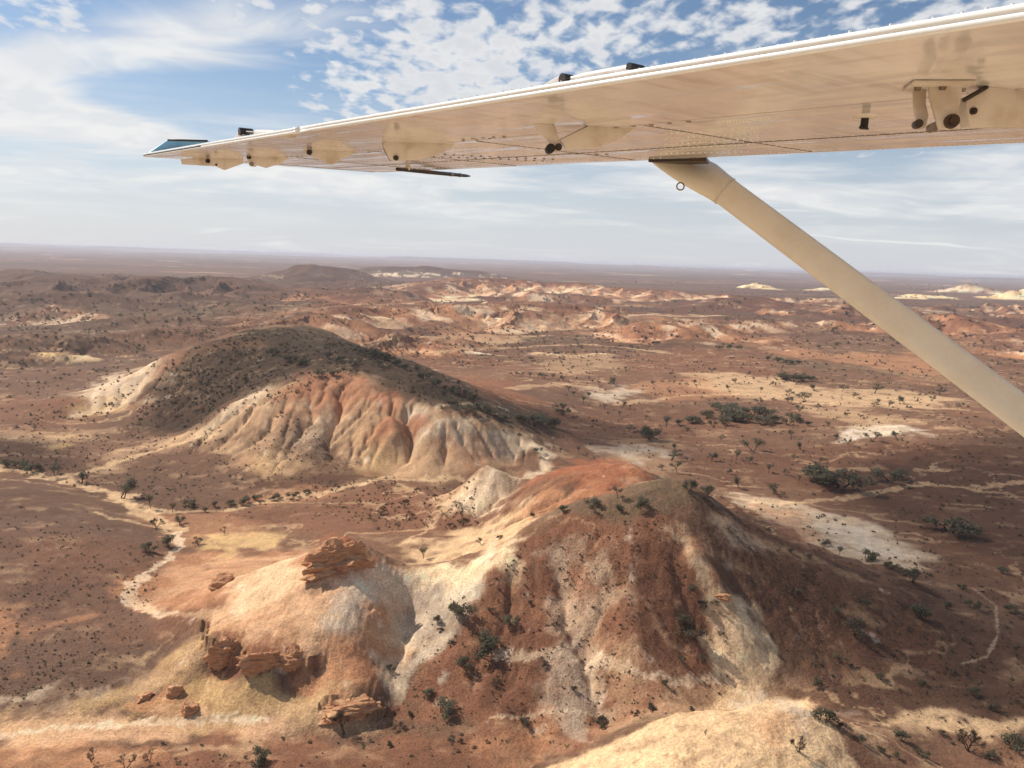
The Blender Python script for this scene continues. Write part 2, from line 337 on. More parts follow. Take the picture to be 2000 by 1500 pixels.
for rt, rf, hw_, prs in ((1150, 1075, 30, [((763,583),(690,622)),((847,588),(800,628)),((852,590),(866,632))]), (1185, 1100, 32, [((908,588),(903,632)),((1010,590),(985,630))]), (1270, 1180, 34, [((1040,594),(1048,630)),((1084,600),(1102,642)),((1152,602),(1130,644)),((1196,605),(1188,642))]),
                         (2240, 2080, 58, [((880,550),(860,570)),((908,541),(883,568)),((949,545),(971,573)),((1000,546),(988,575))]), (2400, 2230, 62, [((1059,550),(1030,581)),((1098,555),(1112,584)),((1140,555),(1128,580)),((1176,554),(1152,580)),((1220,557),(1215,582)),((1269,560),(1260,584))]),
                         (1560, 1450, 40, [((590,563),(570,590)),((640,570),(625,596))]), (1640, 1500, 60, [((300,540),(285,574)),((360,538),(352,572)),((430,538),(420,574)),((120,537),(100,566)),((210,545),(222,572))])):
    for k_, (p_, q_) in enumerate(prs):
        RANGES.append(dict(c=[(p_[0], p_[1], 0), ((p_[0] + q_[0]) / 2 + (6 if k_ % 2 else -5), (p_[1] + q_[1]) / 2 - 1, 0), (q_[0], q_[1], 0)], r=(rt, (rt + rf) / 2, rf), wf=hw_, wb=hw_, fl=.5, fs=hw_ * .6, st='dark' if rt == 1640 else 'spur', k=.9, tent=True))
for R in RANGES:
    if 'r' in R:                 # crest kept at an even distance; its height follows from the sight line
        v = prays(R['c']); t = np.interp(np.linspace(0, 1, len(v)), np.linspace(0, 1, len(R['r'])), R['r']) / np.hypot(v[:, 0], v[:, 1])
        R['c'] = [(p[0], p[1], max(3.0, CAM_H + v_ * t_)) for p, v_, t_ in zip(R['c'], v[:, 2], t)]
    x, y, z = at_h(R['c']); R['x'], R['y'], R['z'] = x, y, z
    R['pad'] = max(R['wf'], R['wb']) * 1.25
def polydist(px_, py_, X, Y, Zv=None):
    """distance to a polyline, arc length of the foot point, interpolated value, and the foot point"""
    best = np.full(px_.shape, 1e18); arc = np.zeros_like(best); val = np.zeros_like(best); fx = np.zeros_like(best); fy = np.zeros_like(best)
    s0 = 0.0
    for i in range(len(X) - 1):
        ax, ay, bx, by = X[i], Y[i], X[i + 1], Y[i + 1]
        L2 = (bx - ax) ** 2 + (by - ay) ** 2 + 1e-9; L = math.sqrt(L2)
        t = np.clip(((px_ - ax) * (bx - ax) + (py_ - ay) * (by - ay)) / L2, 0, 1)
        qx, qy = ax + t * (bx - ax), ay + t * (by - ay)
        d2 = (px_ - qx) ** 2 + (py_ - qy) ** 2
        m = d2 < best
        best[m] = d2[m]; arc[m] = s0 + t[m] * L; fx[m] = qx[m]; fy[m] = qy[m]
        if Zv is not None: val[m] = Zv[i] + t[m] * (Zv[i + 1] - Zv[i])
        s0 += L
    return np.sqrt(best), arc, val, fx, fy
def ranges_h(x, y, z, rec=None):
    for i, R in enumerate(RANGES):
        p = R['pad']
        m = (x > R['x'].min() - p) & (x < R['x'].max() + p) & (y > R['y'].min() - p) & (y < R['y'].max() + p)
        if not m.any(): continue
        a, b = x[m], y[m]
        fs = R['fs']
        wx = a + fbm(a / (fs * 2.2), b / (fs * 2.2), 3, .5, 40 + i) * fs * .9
        wy = b + fbm(a / (fs * 2.2) + 31, b / (fs * 2.2), 3, .5, 41 + i) * fs * .9
        aw = fbm(a / (fs * 1.5), b / (fs * 1.5), 2, .5, 60 + i) * .45
        hh = np.full(a.shape, -1.0); keep = None; s0 = 0.0
        for g in range(len(R['x']) - 1):
            d, arc, hv, qx, qy = polydist(wx, wy, R['x'][g:g + 2], R['y'][g:g + 2], R['z'][g:g + 2]); arc = arc + s0
            s0 += math.hypot(R['x'][g + 1] - R['x'][g], R['y'][g + 1] - R['y'][g])
            cosf = -((wx - qx) * qx + (wy - qy) * qy) / (d * np.hypot(qx, qy) + 1e-6)
            fw = sstep(-.55, .55, cosf * np.clip(d / 4, 0, 1))
            w = R['wf'] * fw + R['wb'] * (1 - fw)
            ar = arc / fs + aw
            rr = .68 * np.clip(np.abs(pn(ar * .62, d / (fs * 5), 50 + i)) * 2.3, 0, 1) + .32 * np.clip(np.abs(pn(ar * 1.5, d / (fs * 2.5), 55 + i)) * 2.3, 0, 1)
            vf = np.clip(d / (w * (.75 - .3 * (R['fl'] > .6) + (.5 + .45 * (R['fl'] > .6)) * rr * min(R['fl'] * 1.8, 1))), 0, 1)
            prof = fw * ((1 - vf) ** 1.15 * (1 + .45 * vf)) + (1 - fw) * (1 - sstep(0.15, 1, vf))
            if R.get('tent'): prof = (1 - vf) ** 1.15
            h1 = hv * prof * (1 - R['fl'] * .62 * (1 - rr) * np.sin(np.pi * vf) ** .8) * (1 + .12 * pn(arc / (fs * 1.4), arc * 0 + .5, 70 + i))
            if keep is None: keep = [q.copy() for q in (d, arc, hv, vf, rr, fw, prof)]; hh = h1
            else:
                mm = h1 > hh
                for K, q in zip(keep, (d, arc, hv, vf, rr, fw, prof)): K[mm] = q[mm]
                hh = np.maximum(hh, h1)
        d, arc, hv, vf, rr, front, prof = keep
        zb = z[m]; zn = np.maximum(zb, hh) + 0.0
        k_ = 2.0 + .05 * hv; df = np.clip(1 - np.abs(zb - hh) / k_, 0, 1); zn = zn + df * df * k_ * .2
        zn = np.where(prof > 0, zn, zb)
        z[m] = zn
        if rec is not None:
            e = np.clip((hh - zb) / 3.0, 0, 1) * (prof > 0)
            rec(i, m, e, vf, rr, front, arc, d)
    return z
def base_h(x, y, rec=None):
    r = np.hypot(x, y)
    far = 3.0 * fbm(x / 260, y / 260, 4, .5, 3) + 1.5
    wf = sstep(720, 1100, r)
    z = far * wf
    m = wf < 1
    if m.any(): z[m] += survey_h(x[m], y[m]) * (1 - wf[m])
    if (r > 5000).any():
        t = sstep(9000, 24000, r)
        z = z + t * (60 * sstep(-.05, .25, fbm(x / 9000, y / 9000, 4, .45, 9)) + 45 * sstep(.05, .12, fbm(x / 6000 + 4, y / 6000, 3, .4, 12))) * (1 - .35 * sstep(0, 20000, x)) + 12 * sstep(3000, 7000, r) * fbm(x / 1500, y / 1500, 3, .5, 21)
    left_ = sstep(-150, -300, x); hf = sstep(880 + 330 * left_, 1150 + 330 * left_, r) * (1 - sstep(2400, 3600, r))
    if (hf > 0).any():
        nz = fbm(x / 300 + .3 * fbm(x / 90, y / 90, 2, .5, 25), y / 210, 4, .5, 27) - .01 - .08 * sstep(-200, 700, x)
        z = z + hf * 74 * np.clip(nz - .06 * sstep(-500, -150, x) * (1 - sstep(500, 900, x)), 0, .5) ** 1.15
    return ranges_h(x, y, z, rec)
def march(P, hf):
    """first point where the sight line of each photograph pixel meets the ground"""
    P = np.asarray(P, float)[:, :2]; v = prays(P); hl = np.hypot(v[:, 0], v[:, 1])
    ts = np.geomspace(70, 9000, 900); n = len(P)
    X = v[:, 0:1] / hl[:, None] * ts[None]; Y = v[:, 1:2] / hl[:, None] * ts[None]; Z = CAM_H + v[:, 2:3] / hl[:, None] * ts[None]
    below = Z < hf(X.ravel(), Y.ravel()).reshape(X.shape)
    k = np.where(below.any(1), below.argmax(1), len(ts) - 1); i = np.arange(n)
    return X[i, k], Y[i, k], Z[i, k]

# ------------------------------------------------------------------ gullies cut and spurs raised on the hills: (pixels, depth (+ raises), half width, v-shape)
CARVE = [
 ([(663,748),(668,785),(650,820),(640,852),(652,892)], -3.01, 4.5), 
 ([(785,792),(806,835),(806,862),(780,905)], -3.52, 5.4), ([(868,835),(872,872),(865,918)], -2.01, 4.5),
 ([(560,790),(520,845),(470,880)], -1.34, 4.5), 
 ([(590,790),(540,850),(505,918)], 1.51, 5.0), ([(762,815),(768,845),(760,872)], 2.68, 5.0),
 ([(480,790),(440,840),(410,880)], 1.09, 4.5),
 ([(500,775),(470,800),(432,825)], -1.34, 3.1),
 # ledge hill
 ([(790,1175),(797,1205),(788,1250),(772,1295),(757,1345)], -2.6, 3.6), ([(720,1190),(750,1230),(768,1260)], .8, 2.5), ([(860,1160),(840,1210),(800,1265)], 1.0, 4.0),
 ([(470,1235),(468,1275)], -.9, 1.8), ([(622,1240),(628,1290)], -1.0, 2.2),
 # big hill
 ([(1085,1085),(1100,1160),(1130,1230),(1155,1290),(1172,1350),(1150,1430)], -2.6, 4.2), ([(1195,1110),(1190,1180),(1150,1260)], -1.3, 3.2),
 ([(1330,1045),(1370,1110),(1420,1200),(1465,1290),(1480,1340)], 2.8, 6.0), ([(1400,1050),(1450,1150),(1520,1260),(1570,1330)], -.8, 6.0),
 ([(1300,1060),(1340,1140),(1375,1220),(1400,1300)], -1.8, 5.0), ([(1010,1060),(960,1145),(900,1230),(850,1300)], 1.2, 6.0),
 ([(1000,1130),(1010,1220),(990,1330)], -.6, 5.0), ([(1240,1090),(1250,1200),(1240,1320)], .8, 7.0), ([(1400,970),(1460,1030),(1540,1070)], -1.2, 4.0),
 ([(1015,1370),(1040,1430),(1055,1490)], -1.6, 3.0), ([(980,1400),(1000,1460)], 1.0, 3.0),
 # orange dome flanks
 ([(1080,915),(1020,950),(960,985),(925,1005)], -1.5, 3.0), ([(1040,905),(985,935),(940,965),(900,980)], 1.2, 3.0), ([(1110,940),(1040,985),(985,1020)], 1.0, 3.5),
 ([(990,1040),(900,1080),(830,1098)], -1.4, 2.2),
 # scar left of the scrubby ridge
 ([(175,765),(178,790),(180,806)], -1.6, 3.0), ([(205,755),(208,780),(205,806)], -1.6, 3.0), ([(235,748),(238,775),(228,800)], -1.8, 3.2), ([(268,740),(270,765),(255,795)], -1.8, 3.4),
 ([(335,695),(310,730),(280,775)], 1.8, 5.0),
 # far bank of the creek and small drains on the flats
 ([(0,916),(110,938),(215,966),(295,1012),(345,1042),(330,1075)], -.8, 4.5), ([(350,1010),(500,985),(640,962),(760,935),(900,938)], -.7, 4.0),
 ([(0,1440),(150,1420),(300,1415),(450,1425),(650,1440)], -.5, 3.0), ([(1900,1150),(1960,1200),(1975,1260),(1930,1300)], -.2, 1.0),
]
for i in range(len(CARVE)):
    x, y, z = march(CARVE[i][0], base_h); CARVE[i] = (x, y, CARVE[i][1], CARVE[i][2])
def carve(x, y, z):
    for i, (X, Y, dep, w) in enumerate(CARVE):
        p = w * 3.2
        m = (x > X.min() - p) & (x < X.max() + p) & (y > Y.min() - p) & (y < Y.max() + p)
        if not m.any(): continue
        a, b = x[m], y[m]
        a2 = a + fbm(a / (w * 1.6), b / (w * 1.6), 3, .5, 100 + i) * w * .55; b2 = b + fbm(a / (w * 1.6) + 9, b / (w * 1.6), 3, .5, 101 + i) * w * .55
        d, arc, _, _, _ = polydist(a2, b2, X, Y)
        L = np.sum(np.hypot(np.diff(X), np.diff(Y)))
        ends = sstep(0, .18, arc / L) * (1 - .6 * sstep(.8, 1, arc / L))
        ends = np.where(d < p, ends, 0)
        q = np.exp(-np.abs(d / w) ** (1.35 if dep < 0 else 1.7))
        z[m] += dep * q * ends
    return z
# cliff line of the ledge hill: the rim stands proud and the foot is undercut
RIM = march([(396,1222),(402,1250),(418,1282),(455,1292),(470,1288),(500,1298),(545,1296),(585,1297),(612,1288)], base_h)
RIM2 = march([(640,1368),(680,1380),(720,1386),(752,1384)], base_h)
CAP = march([(612,1118),(600,1095),(625,1068),(655,1060),(700,1078),(735,1098),(700,1122),(650,1125)], base_h)
def rims(x, y, z):
    for (X, Y, _), hgt, w in ((RIM, 2.0, 2.3), (RIM2, 1.3, 2.0)):
        p = 12
        m = (x > X.min() - p) & (x < X.max() + p) & (y > Y.min() - p) & (y < Y.max() + p)
        if not m.any(): continue
        a, b = x[m], y[m]
        lump = fbm(a / 4, b / 4, 3, .5, 200)
        a2 = a + lump * 1.2; b2 = b + fbm(a / 5 + 5, b / 5, 2, .5, 201) * 1.5
        d, arc, _, qx, qy = polydist(a2, b2, X, Y)
        front = (a2 - qx) * qx + (b2 - qy) * qy < 0
        add = np.where(front, -hgt * np.exp(-(d / w) ** 2) * sstep(0, .5, d), hgt * .75 * np.exp(-(d / w) ** 2) * (1 + .8 * lump))
        z[m] += add
    X, Y, _ = CAP; cx_, cy_ = X.mean(), Y.mean()
    m = np.hypot(x - cx_, y - cy_) < 30
    if m.any():
        a, b = x[m], y[m]; d = np.hypot((a - cx_) / 1.35, b - cy_)
        z[m] += np.exp(-(d / 6.5) ** 4) * (1.6 * np.maximum(fbm(a / 3.2, b / 2.0, 4, .6, 210), -.3) + .9)
    return z
def ground_h(x, y, rec=None, detail=True):
    z = rims(x, y, carve(x, y, base_h(x, y, rec)))
    z = z + gridval(ERO_N, x, y) + gridval(ERO_F, x, y)
    if detail:
        r = np.hypot(x, y)
        m = r < 1500
        a, b = x[m], y[m]
        hill = sstep(3, 9, z[m]) * .75 + .25; nearw = 1 - sstep(350, 800, r[m])
        dz = .7 * fbm(a / 22, b / 22, 3, .5, 301) * hill + .42 * fbm(a / 6, b / 6, 3, .55, 302) * hill
        dz += .35 * (ridged(a / 15, b / 15, 4, 305) - .6) * sstep(5, 14, z[m])
        dz += (.22 * (ridged(a / 5.5, b / 5.5, 3, 307) - .6) * sstep(4, 11, z[m]) + .05 * (ridged(a / 9, b / 9, 2, 308) - .6)) * nearw
        dz += .12 * fbm(a / 1.4, b / 1.4, 2, .5, 303) * (.3 + .7 * hill)
        z[m] += dz * (1 - .5 * sstep(700, 1500, r[m]))
    return z

# ------------------------------------------------------------------ running water: stream-power erosion cuts branching gullies into the hills
def erode(x0, x1, y0, y1, s, iters, K, diff, keep):
    X, Y = np.meshgrid(np.arange(x0, x1 + s, s), np.arange(y0, y1 + s, s)); ny, nx = X.shape
    xf, yf = X.ravel(), Y.ravel()
    Z0 = rims(xf, yf, carve(xf, yf, base_h(xf, yf))) 
    seedn = keep(xf, yf, Z0) * min(s, 3.0) * (1.8 * fbm(xf / (s * 17), yf / (s * 17), 4, .6, 333) + .45 * fbm(xf / (s * 4), yf / (s * 4), 3, .6, 335))
    RS = np.random.RandomState(8); Z = Z0 + seedn; n = ny * nx; idx = np.arange(n).reshape(ny, nx)
    Kc = K * keep(xf, yf, Z0)
    border = np.zeros((ny, nx), bool); border[[0, -1]] = True; border[:, [0, -1]] = True; border = border.ravel()
    offs = [(-1, -1), (-1, 0), (-1, 1), (0, -1), (0, 1), (1, -1), (1, 0), (1, 1)]
    for it in range(iters):
        G = Z.reshape(ny, nx); best = np.zeros((ny, nx)); rec_ = idx.copy(); dist = np.full((ny, nx), s)
        P_ = np.pad(G, 1, mode='edge'); I_ = np.pad(idx, 1, mode='edge')
        for dy_, dx_ in offs:
            L = s * math.hypot(dy_, dx_)
            sl_ = (G - P_[1 + dy_:1 + dy_ + ny, 1 + dx_:1 + dx_ + nx]) / L
            sl_ = sl_ * (.55 + .9 * RS.rand(ny, nx)); m = sl_ > best; best[m] = sl_[m]; rec_[m] = I_[1 + dy_:1 + dy_ + ny, 1 + dx_:1 + dx_ + nx][m]; dist[m] = L
        rc = rec_.ravel(); order = np.argsort(Z, kind='stable')
        rl = rc.tolist(); A_ = [s * s] * n
        for i in order[::-1].tolist():
            r_ = rl[i]
            if r_ != i: A_[r_] += A_[i]
        Aa = np.array(A_)
        f = (Kc * Aa ** .45 / dist.ravel()); f[border] = 0
        fl = f.tolist(); zl = Z.tolist()
        for i in order.tolist():
            r_ = rl[i]
            if r_ != i:
                g = fl[i]; zl[i] = (zl[i] + g * zl[r_]) / (1 + g)
        Z = np.array(zl); G = Z.reshape(ny, nx); P_ = np.pad(G, 1, mode='edge')
        Z = (G + diff * (P_[:-2, 1:-1] + P_[2:, 1:-1] + P_[1:-1, :-2] + P_[1:-1, 2:] - 4 * G)).ravel()
    e = np.minimum(np.minimum(X - x0, X.max() - X), np.minimum(Y - y0, Y.max() - Y)).ravel()
    w = sstep(0, s * 12, e)
    return (x0, y0, s, ((Z - Z0 ) * w).reshape(ny, nx)), (x0, y0, s, (np.log10(Aa) * w).reshape(ny, nx))
ERO_N, FLOW_N = erode(-350, 270, 92, 660, 1.25, 12, .044, .03, lambda x, y, z: (.15 + .85 * sstep(2.5, 7, z)) * (1 - .6 * sstep(425, 470, np.hypot(x, y))) * (1 - .6 * (1 - sstep(150, 158, np.hypot(x, y)))) * (1 - .55 * sstep(-6, 12, x) * (1 - sstep(236, 250, np.hypot(x, y)))) * (1 - .62 * (1 - sstep(-12, -4, x)) * (1 - sstep(218, 230, np.hypot(x, y)))))
ERO_F, FLOW_F = erode(-1100, 900, 640, 2700, 6.0, 9, .066, .05, lambda x, y, z: .2 + .8 * sstep(3, 9, z))
def gridval(G, x, y, outside=0.0):
    x0, y0, s, Z = G
    o = np.full(x.shape, outside); m = (x > x0) & (x < x0 + s * (Z.shape[1] - 1)) & (y > y0) & (y < y0 + s * (Z.shape[0] - 1))
    fx, fy = (x[m] - x0) / s, (y[m] - y0) / s; i, j = fx.astype(int), fy.astype(int); a, b = fx - i, fy - j
    i = np.minimum(i, Z.shape[1] - 2); j = np.minimum(j, Z.shape[0] - 2)
    o[m] = (Z[j, i] * (1 - a) + Z[j, i + 1] * a) * (1 - b) + (Z[j + 1, i] * (1 - a) + Z[j + 1, i + 1] * a) * b
    return o

# ------------------------------------------------------------------ ground colours (sRGB 0-255 of the bare earth)
def lin(c):
    c = np.asarray(c, float) / 255.0
    return np.where(c <= .04045, c / 12.92, ((c + .055) / 1.055) ** 2.4)
COL = {k: lin(v) for k, v in dict(
    gibber=(120, 87, 68), brown=(138, 98, 74), red=(150, 96, 68), dred=(122, 78, 57), rust=(172, 100, 62), orange=(194, 132, 88), peach=(212, 162, 120),
    tan=(196, 156, 116), sand=(218, 178, 132), cream=(228, 194, 152), pale=(222, 194, 162), white=(230, 212, 190), grey=(190, 172, 150), lgrey=(208, 192, 174),
    yellow=(224, 184, 116), ochre=(198, 156, 98), olive=(122, 100, 76), dolive=(104, 86, 64), mauve=(122, 91, 75), umber=(103, 69, 52)).items()}
# painted-desert patches: (colour, strength, outline in photograph pixels); laid over each other in this order
PATCH = [
 ('mauve', .9, [(-80,515),(300,530),(560,560),(560,600),(300,640),(-80,660)]),
 ('olive', .5, [(-40,560),(300,540),(520,580),(700,640),(560,632),(450,650),(330,690),(200,720),(-40,720)]),
 ('brown', .6, [(1000,900),(1100,820),(1250,690),(1500,640),(2100,650),(2100,1000),(1500,970),(1300,900)]),
 ('mauve', .6, [(-40,700),(200,680),(330,690),(150,770),(120,830),(-40,850)]),
 ('red', .55, [(-40,770),(140,775),(200,810),(120,850),(-40,850)]),
 ('dred', .65, [(1300,890),(1650,870),(2100,880),(2100,1300),(1850,1130),(1720,1010),(1560,950),(1430,960)]),
 ('umber', .7, [(1560,930),(1700,900),(2100,920),(2100,1130),(1900,1090),(1750,1010)]),  # dark earth; the cloud shade over this plain is painted in too
 ('dred', .5, [(1050,790),(1250,780),(1420,810),(1330,880),(1180,880),(1080,860)]),
 ('gibber', .5, [(1250,620),(1640,630),(1700,660),(1500,690),(1280,660)]),
 ('red', .6, [(1200,700),(1330,680),(1560,690),(1480,730),(1300,740)]),
 ('orange', .75, [(1520,685),(1640,690),(1780,690),(1880,720),(1900,745),(1800,745),(1700,715),(1560,705)]),
 ('orange', .5, [(1430,668),(1520,655),(1600,690),(1520,690)]),
 ('sand', .75, [(1390,728),(1520,735),(1600,760),(1750,760),(1880,780),(1860,800),(1700,798),(1560,790),(1430,770),(1330,750)]),
 ('orange', .6, [(1230,748),(1360,735),(1430,775),(1330,790),(1250,772)]),
 ('sand', .55, [(1560,790),(1680,800),(1780,830),(1720,845),(1600,820)]),
 ('white', .8, [(1640,845),(1700,832),(1770,832),(1800,846),(1740,862),(1660,864)]),
 ('olive', .7, [(1480,700),(1530,695),(1620,708),(1760,722),(1850,735),(1840,748),(1720,735),(1600,722),(1510,714)]),
 ('tan', .45, [(1200,860),(1330,860),(1340,900),(1280,925),(1180,905)]),
 ('lgrey', .55, [(1180,868),(1270,860),(1310,885),(1250,905),(1180,895)]),
 ('sand', .6, [(760,660),(900,640),(1050,655),(1000,672),(860,678)]), ('tan', .6, [(1040,700),(1180,690),(1240,715),(1150,735),(1050,725)]),
 ('orange', .5, [(860,640),(1000,630),(1010,655),(880,665)]),
 ('white', .55, [(1130,775),(1220,755),(1260,765),(1180,785)]),
 # left flats
 ('brown', .5, [(-40,850),(200,850),(420,840),(400,900),(200,930),(-40,910)]),
 ('tan', .75, [(180,852),(420,826),(440,850),(330,868),(200,920),(160,925),(300,860)]),
 ('yellow', .7, [(90,862),(150,856),(165,872),(100,880)]),
 ('yellow', .6, [(390,838),(440,826),(450,842),(400,862),(360,862)]),
 ('gibber', .55, [(170,930),(330,880),(420,880),(500,930),(440,980),(290,985)]),
 ('sand', .45, [(-40,842),(120,842),(230,850),(120,858),(-40,860)]),
 # scrubby ridge
 ('dolive', .85, [(350,700),(450,655),(560,640),(650,647),(780,695),(870,733),(1050,800),(1110,850),(1040,868),(940,830),(860,805),(780,772),(700,735),(620,730),(530,750),(440,805),(380,838),(230,840),(270,790)]),
 ('olive', .6, [(480,640),(600,630),(740,660),(850,720),(760,720),(640,690),(520,690)]),
 ('orange', .4, [(400,680),(450,655),(520,660),(500,690),(430,700)]),
 ('rust', .5, [(900,735),(1000,745),(1040,790),(960,790),(900,765)]),
 ('pale', .9, [(135,772),(190,752),(250,728),(335,690),(352,700),(325,740),(280,778),(235,800),(170,806)]),
 ('orange', .6, [(300,708),(335,690),(352,702),(320,740),(270,770)]), ('ochre', .6, [(150,785),(260,775),(230,802),(170,810)]),
 # banded hill
 ('tan', .9, [(330,850),(420,815),(450,790),(530,752),(620,735),(705,740),(790,790),(870,815),(960,838),(1090,875),(1010,905),(870,928),(700,930),(600,925),(500,925),(400,890)]),
 ('pale', .75, [(430,815),(455,782),(540,750),(560,760),(500,790),(450,822),(400,850)]),
 ('peach', .6, [(500,800),(600,770),(640,800),(600,850),(520,900),(480,915),(420,890)]),
 ('rust', .85, [(570,757),(610,735),(650,735),(715,745),(775,785),(770,810),(690,800),(600,800),(530,795)]),
 ('red', .6, [(585,735),(660,733),(660,760),(600,762)]),
 ('grey', .75, [(800,812),(880,815),(970,842),(1050,872),(960,888),(880,885),(815,860)]),
 ('orange', .7, [(860,880),(960,875),(980,900),(880,922)]), ('red', .6, [(925,850),(985,862),(970,890),(930,880)]),
 ('rust', .95, [(735,868),(748,835),(768,814),(798,840),(806,866),(770,878)]),
 ('ochre', .6, [(690,870),(800,880),(800,925),(700,930)]), ('peach', .5, [(660,800),(740,810),(730,870),(660,880)]),
 ('grey', .5, [(570,830),(640,820),(650,870),(590,890)]), ('ochre', .5, [(500,890),(560,880),(560,920),(510,925)]),
 ('umber', .8, [(540,925),(600,895),(650,880),(700,905),(730,940),(640,965),(560,975),(520,950)]),
 ('gibber', .7, [(540,800),(600,830),(560,870),(500,905),(470,890),(510,840)]),
 ('orange', .5, [(480,960),(560,950),(640,955),(600,985),(500,990)]),
 # creek flats
 ('red', .55, [(420,1010),(600,985),(800,955),(930,990),(905,1030),(790,1050),(600,1040),(520,1030)]),
 ('orange', .5, [(270,1000),(420,1010),(540,1030),(400,1050),(330,1080),(290,1040)]),
 ('gibber', .75, [(-40,920),(60,940),(170,975),(180,1000),(60,1000),(-40,1010)]),
 ('mauve', .8, [(-40,1010),(150,990),(250,1020),(330,1070),(310,1110),(250,1140),(262,1190),(345,1215),(335,1262),(240,1338),(100,1385),(-40,1405)]),
 ('red', .35, [(60,1060),(260,1050),(300,1100),(200,1150),(60,1130)]),
 ('orange', .7, [(-40,1190),(30,1195),(45,1240),(20,1300),(-40,1310)]), ('orange', .6, [(95,1218),(150,1195),(205,1190),(180,1212),(110,1232)]),
 ('pale', .6, [(-40,1370),(60,1355),(110,1350),(90,1385),(0,1400),(-40,1410)]), ('pale', .55, [(140,1375),(200,1335),(230,1345),(170,1390)]),
 ('orange', .8, [(248,1150),(330,1085),(430,1085),(600,1072),(560,1110),(430,1185),(330,1212),(262,1185)]),
 ('peach', .5, [(330,1100),(430,1090),(560,1090),(430,1150),(340,1170)]),
 ('yellow', .62, [(368,1052),(420,1032),(520,1030),(572,1046),(545,1074),(450,1082),(390,1076)]),
 ('sand', .6, [(800,955),(930,935),(940,985),(880,990),(830,985)]),
 # ledge hill
 ('peach', .95, [(400,1215),(430,1180),(560,1092),(640,1075),(720,1085),(800,1112),(800,1190),(770,1300),(750,1330),(610,1330),(400,1295)]),
 ('cream', .5, [(440,1140),(590,1082),(640,1125),(560,1160),(450,1190)]),
 ('orange', .5, [(430,1220),(560,1190),(600,1230),(560,1270),(440,1265)]),
 ('lgrey', .6, [(680,1135),(755,1092),(860,1108),(900,1150),(810,1180),(795,1230),(700,1250),(640,1200)]),
 ('rust', .95, [(606,1122),(598,1090),(628,1058),(660,1046),(722,1075),(748,1100),(690,1132),(640,1128)]),
 ('rust', .75, [(393,1222),(425,1265),(500,1280),(560,1262),(615,1288),(604,1318),(500,1325),(408,1305)]),
 ('mauve', .4, [(470,1280),(530,1282),(560,1310),(480,1312)]),
 ('ochre', .85, [(400,1312),(500,1325),(610,1330),(690,1385),(650,1432),(400,1432),(300,1400),(350,1330)]),
 ('tan', .6, [(500,1350),(640,1365),(650,1425),(480,1430)]),
 ('ochre', .75, [(385,1235),(405,1300),(350,1345),(240,1385),(100,1425),(-40,1445),(-40,1405),(150,1382),(240,1340),(335,1268)]),
 ('tan', .6, [(310,1290),(390,1240),(400,1300),(340,1340),(260,1370)]),
 ('orange', .75, [(240,1390),(330,1340),(400,1390),(370,1420),(260,1420)]),
 ('orange', .85, [(620,1285),(700,1225),(785,1215),(772,1290),(750,1350),(650,1365),(600,1332)]),
 ('rust', .4, [(660,1270),(720,1260),(750,1300),(720,1340),(660,1330)]),
 ('tan', .5, [(640,1370),(760,1380),(760,1425),(640,1430)]),
 ('peach', .9, [(-40,1415),(150,1402),(400,1412),(640,1420),(650,1450),(400,1440),(200,1455),(-40,1490)]),
 ('orange', .7, [(-40,1460),(200,1450),(330,1460),(260,1540),(-40,1540)]),
 ('red', .8, [(300,1470),(420,1448),(560,1445),(660,1455),(800,1440),(960,1430),(975,1540),(250,1540)]),
 ('dred', .4, [(560,1470),(800,1450),(950,1450),(950,1540),(560,1540)]),
 # big hill
 ('red', .95, [(1040,1038),(1130,1000),(1290,1000),(1335,1060),(1390,1180),(1440,1290),(1400,1390),(1250,1405),(1080,1480),(950,1440),(850,1405),(770,1405),(790,1340),(860,1260),(960,1150)]),
 ('cream', .9, [(800,1112),(900,1095),(1000,1052),(1048,1032),(985,1115),(930,1165),(880,1180),(850,1160)]),
 ('grey', .8, [(800,1200),(870,1158),(940,1165),(900,1230),(840,1285),(805,1330),(765,1375),(752,1320)]),
 ('olive', .85, [(1080,1010),(1200,962),(1290,930),(1360,945),(1340,1020),(1180,1030)]),
 ('pale', .5, [(1062,1085),(1110,1062),(1200,1082),(1208,1190),(1155,1262),(1100,1232),(1072,1150)]), ('rust', .7, [(1100,1105),(1150,1095),(1165,1150),(1120,1165)]),
 ('grey', .58, [(1062,1262),(1110,1252),(1180,1300),(1192,1380),(1155,1442),(1090,1442),(1064,1330)]),
 ('tan', .45, [(1150,1255),(1225,1262),(1290,1335),(1255,1385),(1192,1370)]), ('orange', .5, [(960,1420),(1050,1370),(1090,1440),(1050,1500),(960,1500)]),
 ('dred', .75, [(940,1250),(1060,1200),(1070,1400),(960,1400)]), ('dred', .7, [(1230,1040),(1310,1050),(1370,1180),(1380,1290),(1290,1290),(1230,1180)]),
 ('umber', .8, [(1365,960),(1450,1008),(1600,1078),(1750,1128),(1900,1208),(2100,1320),(2100,1400),(1720,1412),(1620,1360),(1520,1280),(1420,1120),(1350,1040)]),  # right slope: dark earth tone with cloud shade put into the colour
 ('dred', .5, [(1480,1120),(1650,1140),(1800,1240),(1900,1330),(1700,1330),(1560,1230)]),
 ('grey', .4, [(1380,975),(1420,1000),(1480,1050),(1500,1075),(1430,1060),(1385,1010)]),
 ('cream', .8, [(1318,1038),(1352,1050),(1400,1130),(1465,1230),(1508,1320),(1485,1350),(1425,1342),(1404,1262),(1380,1180),(1338,1092)]),
 ('orange', .6, [(1318,1038),(1360,1055),(1385,1110),(1350,1110)]),
 ('tan', .5, [(1250,1390),(1400,1330),(1560,1345),(1600,1385),(1480,1365),(1330,1400)]),
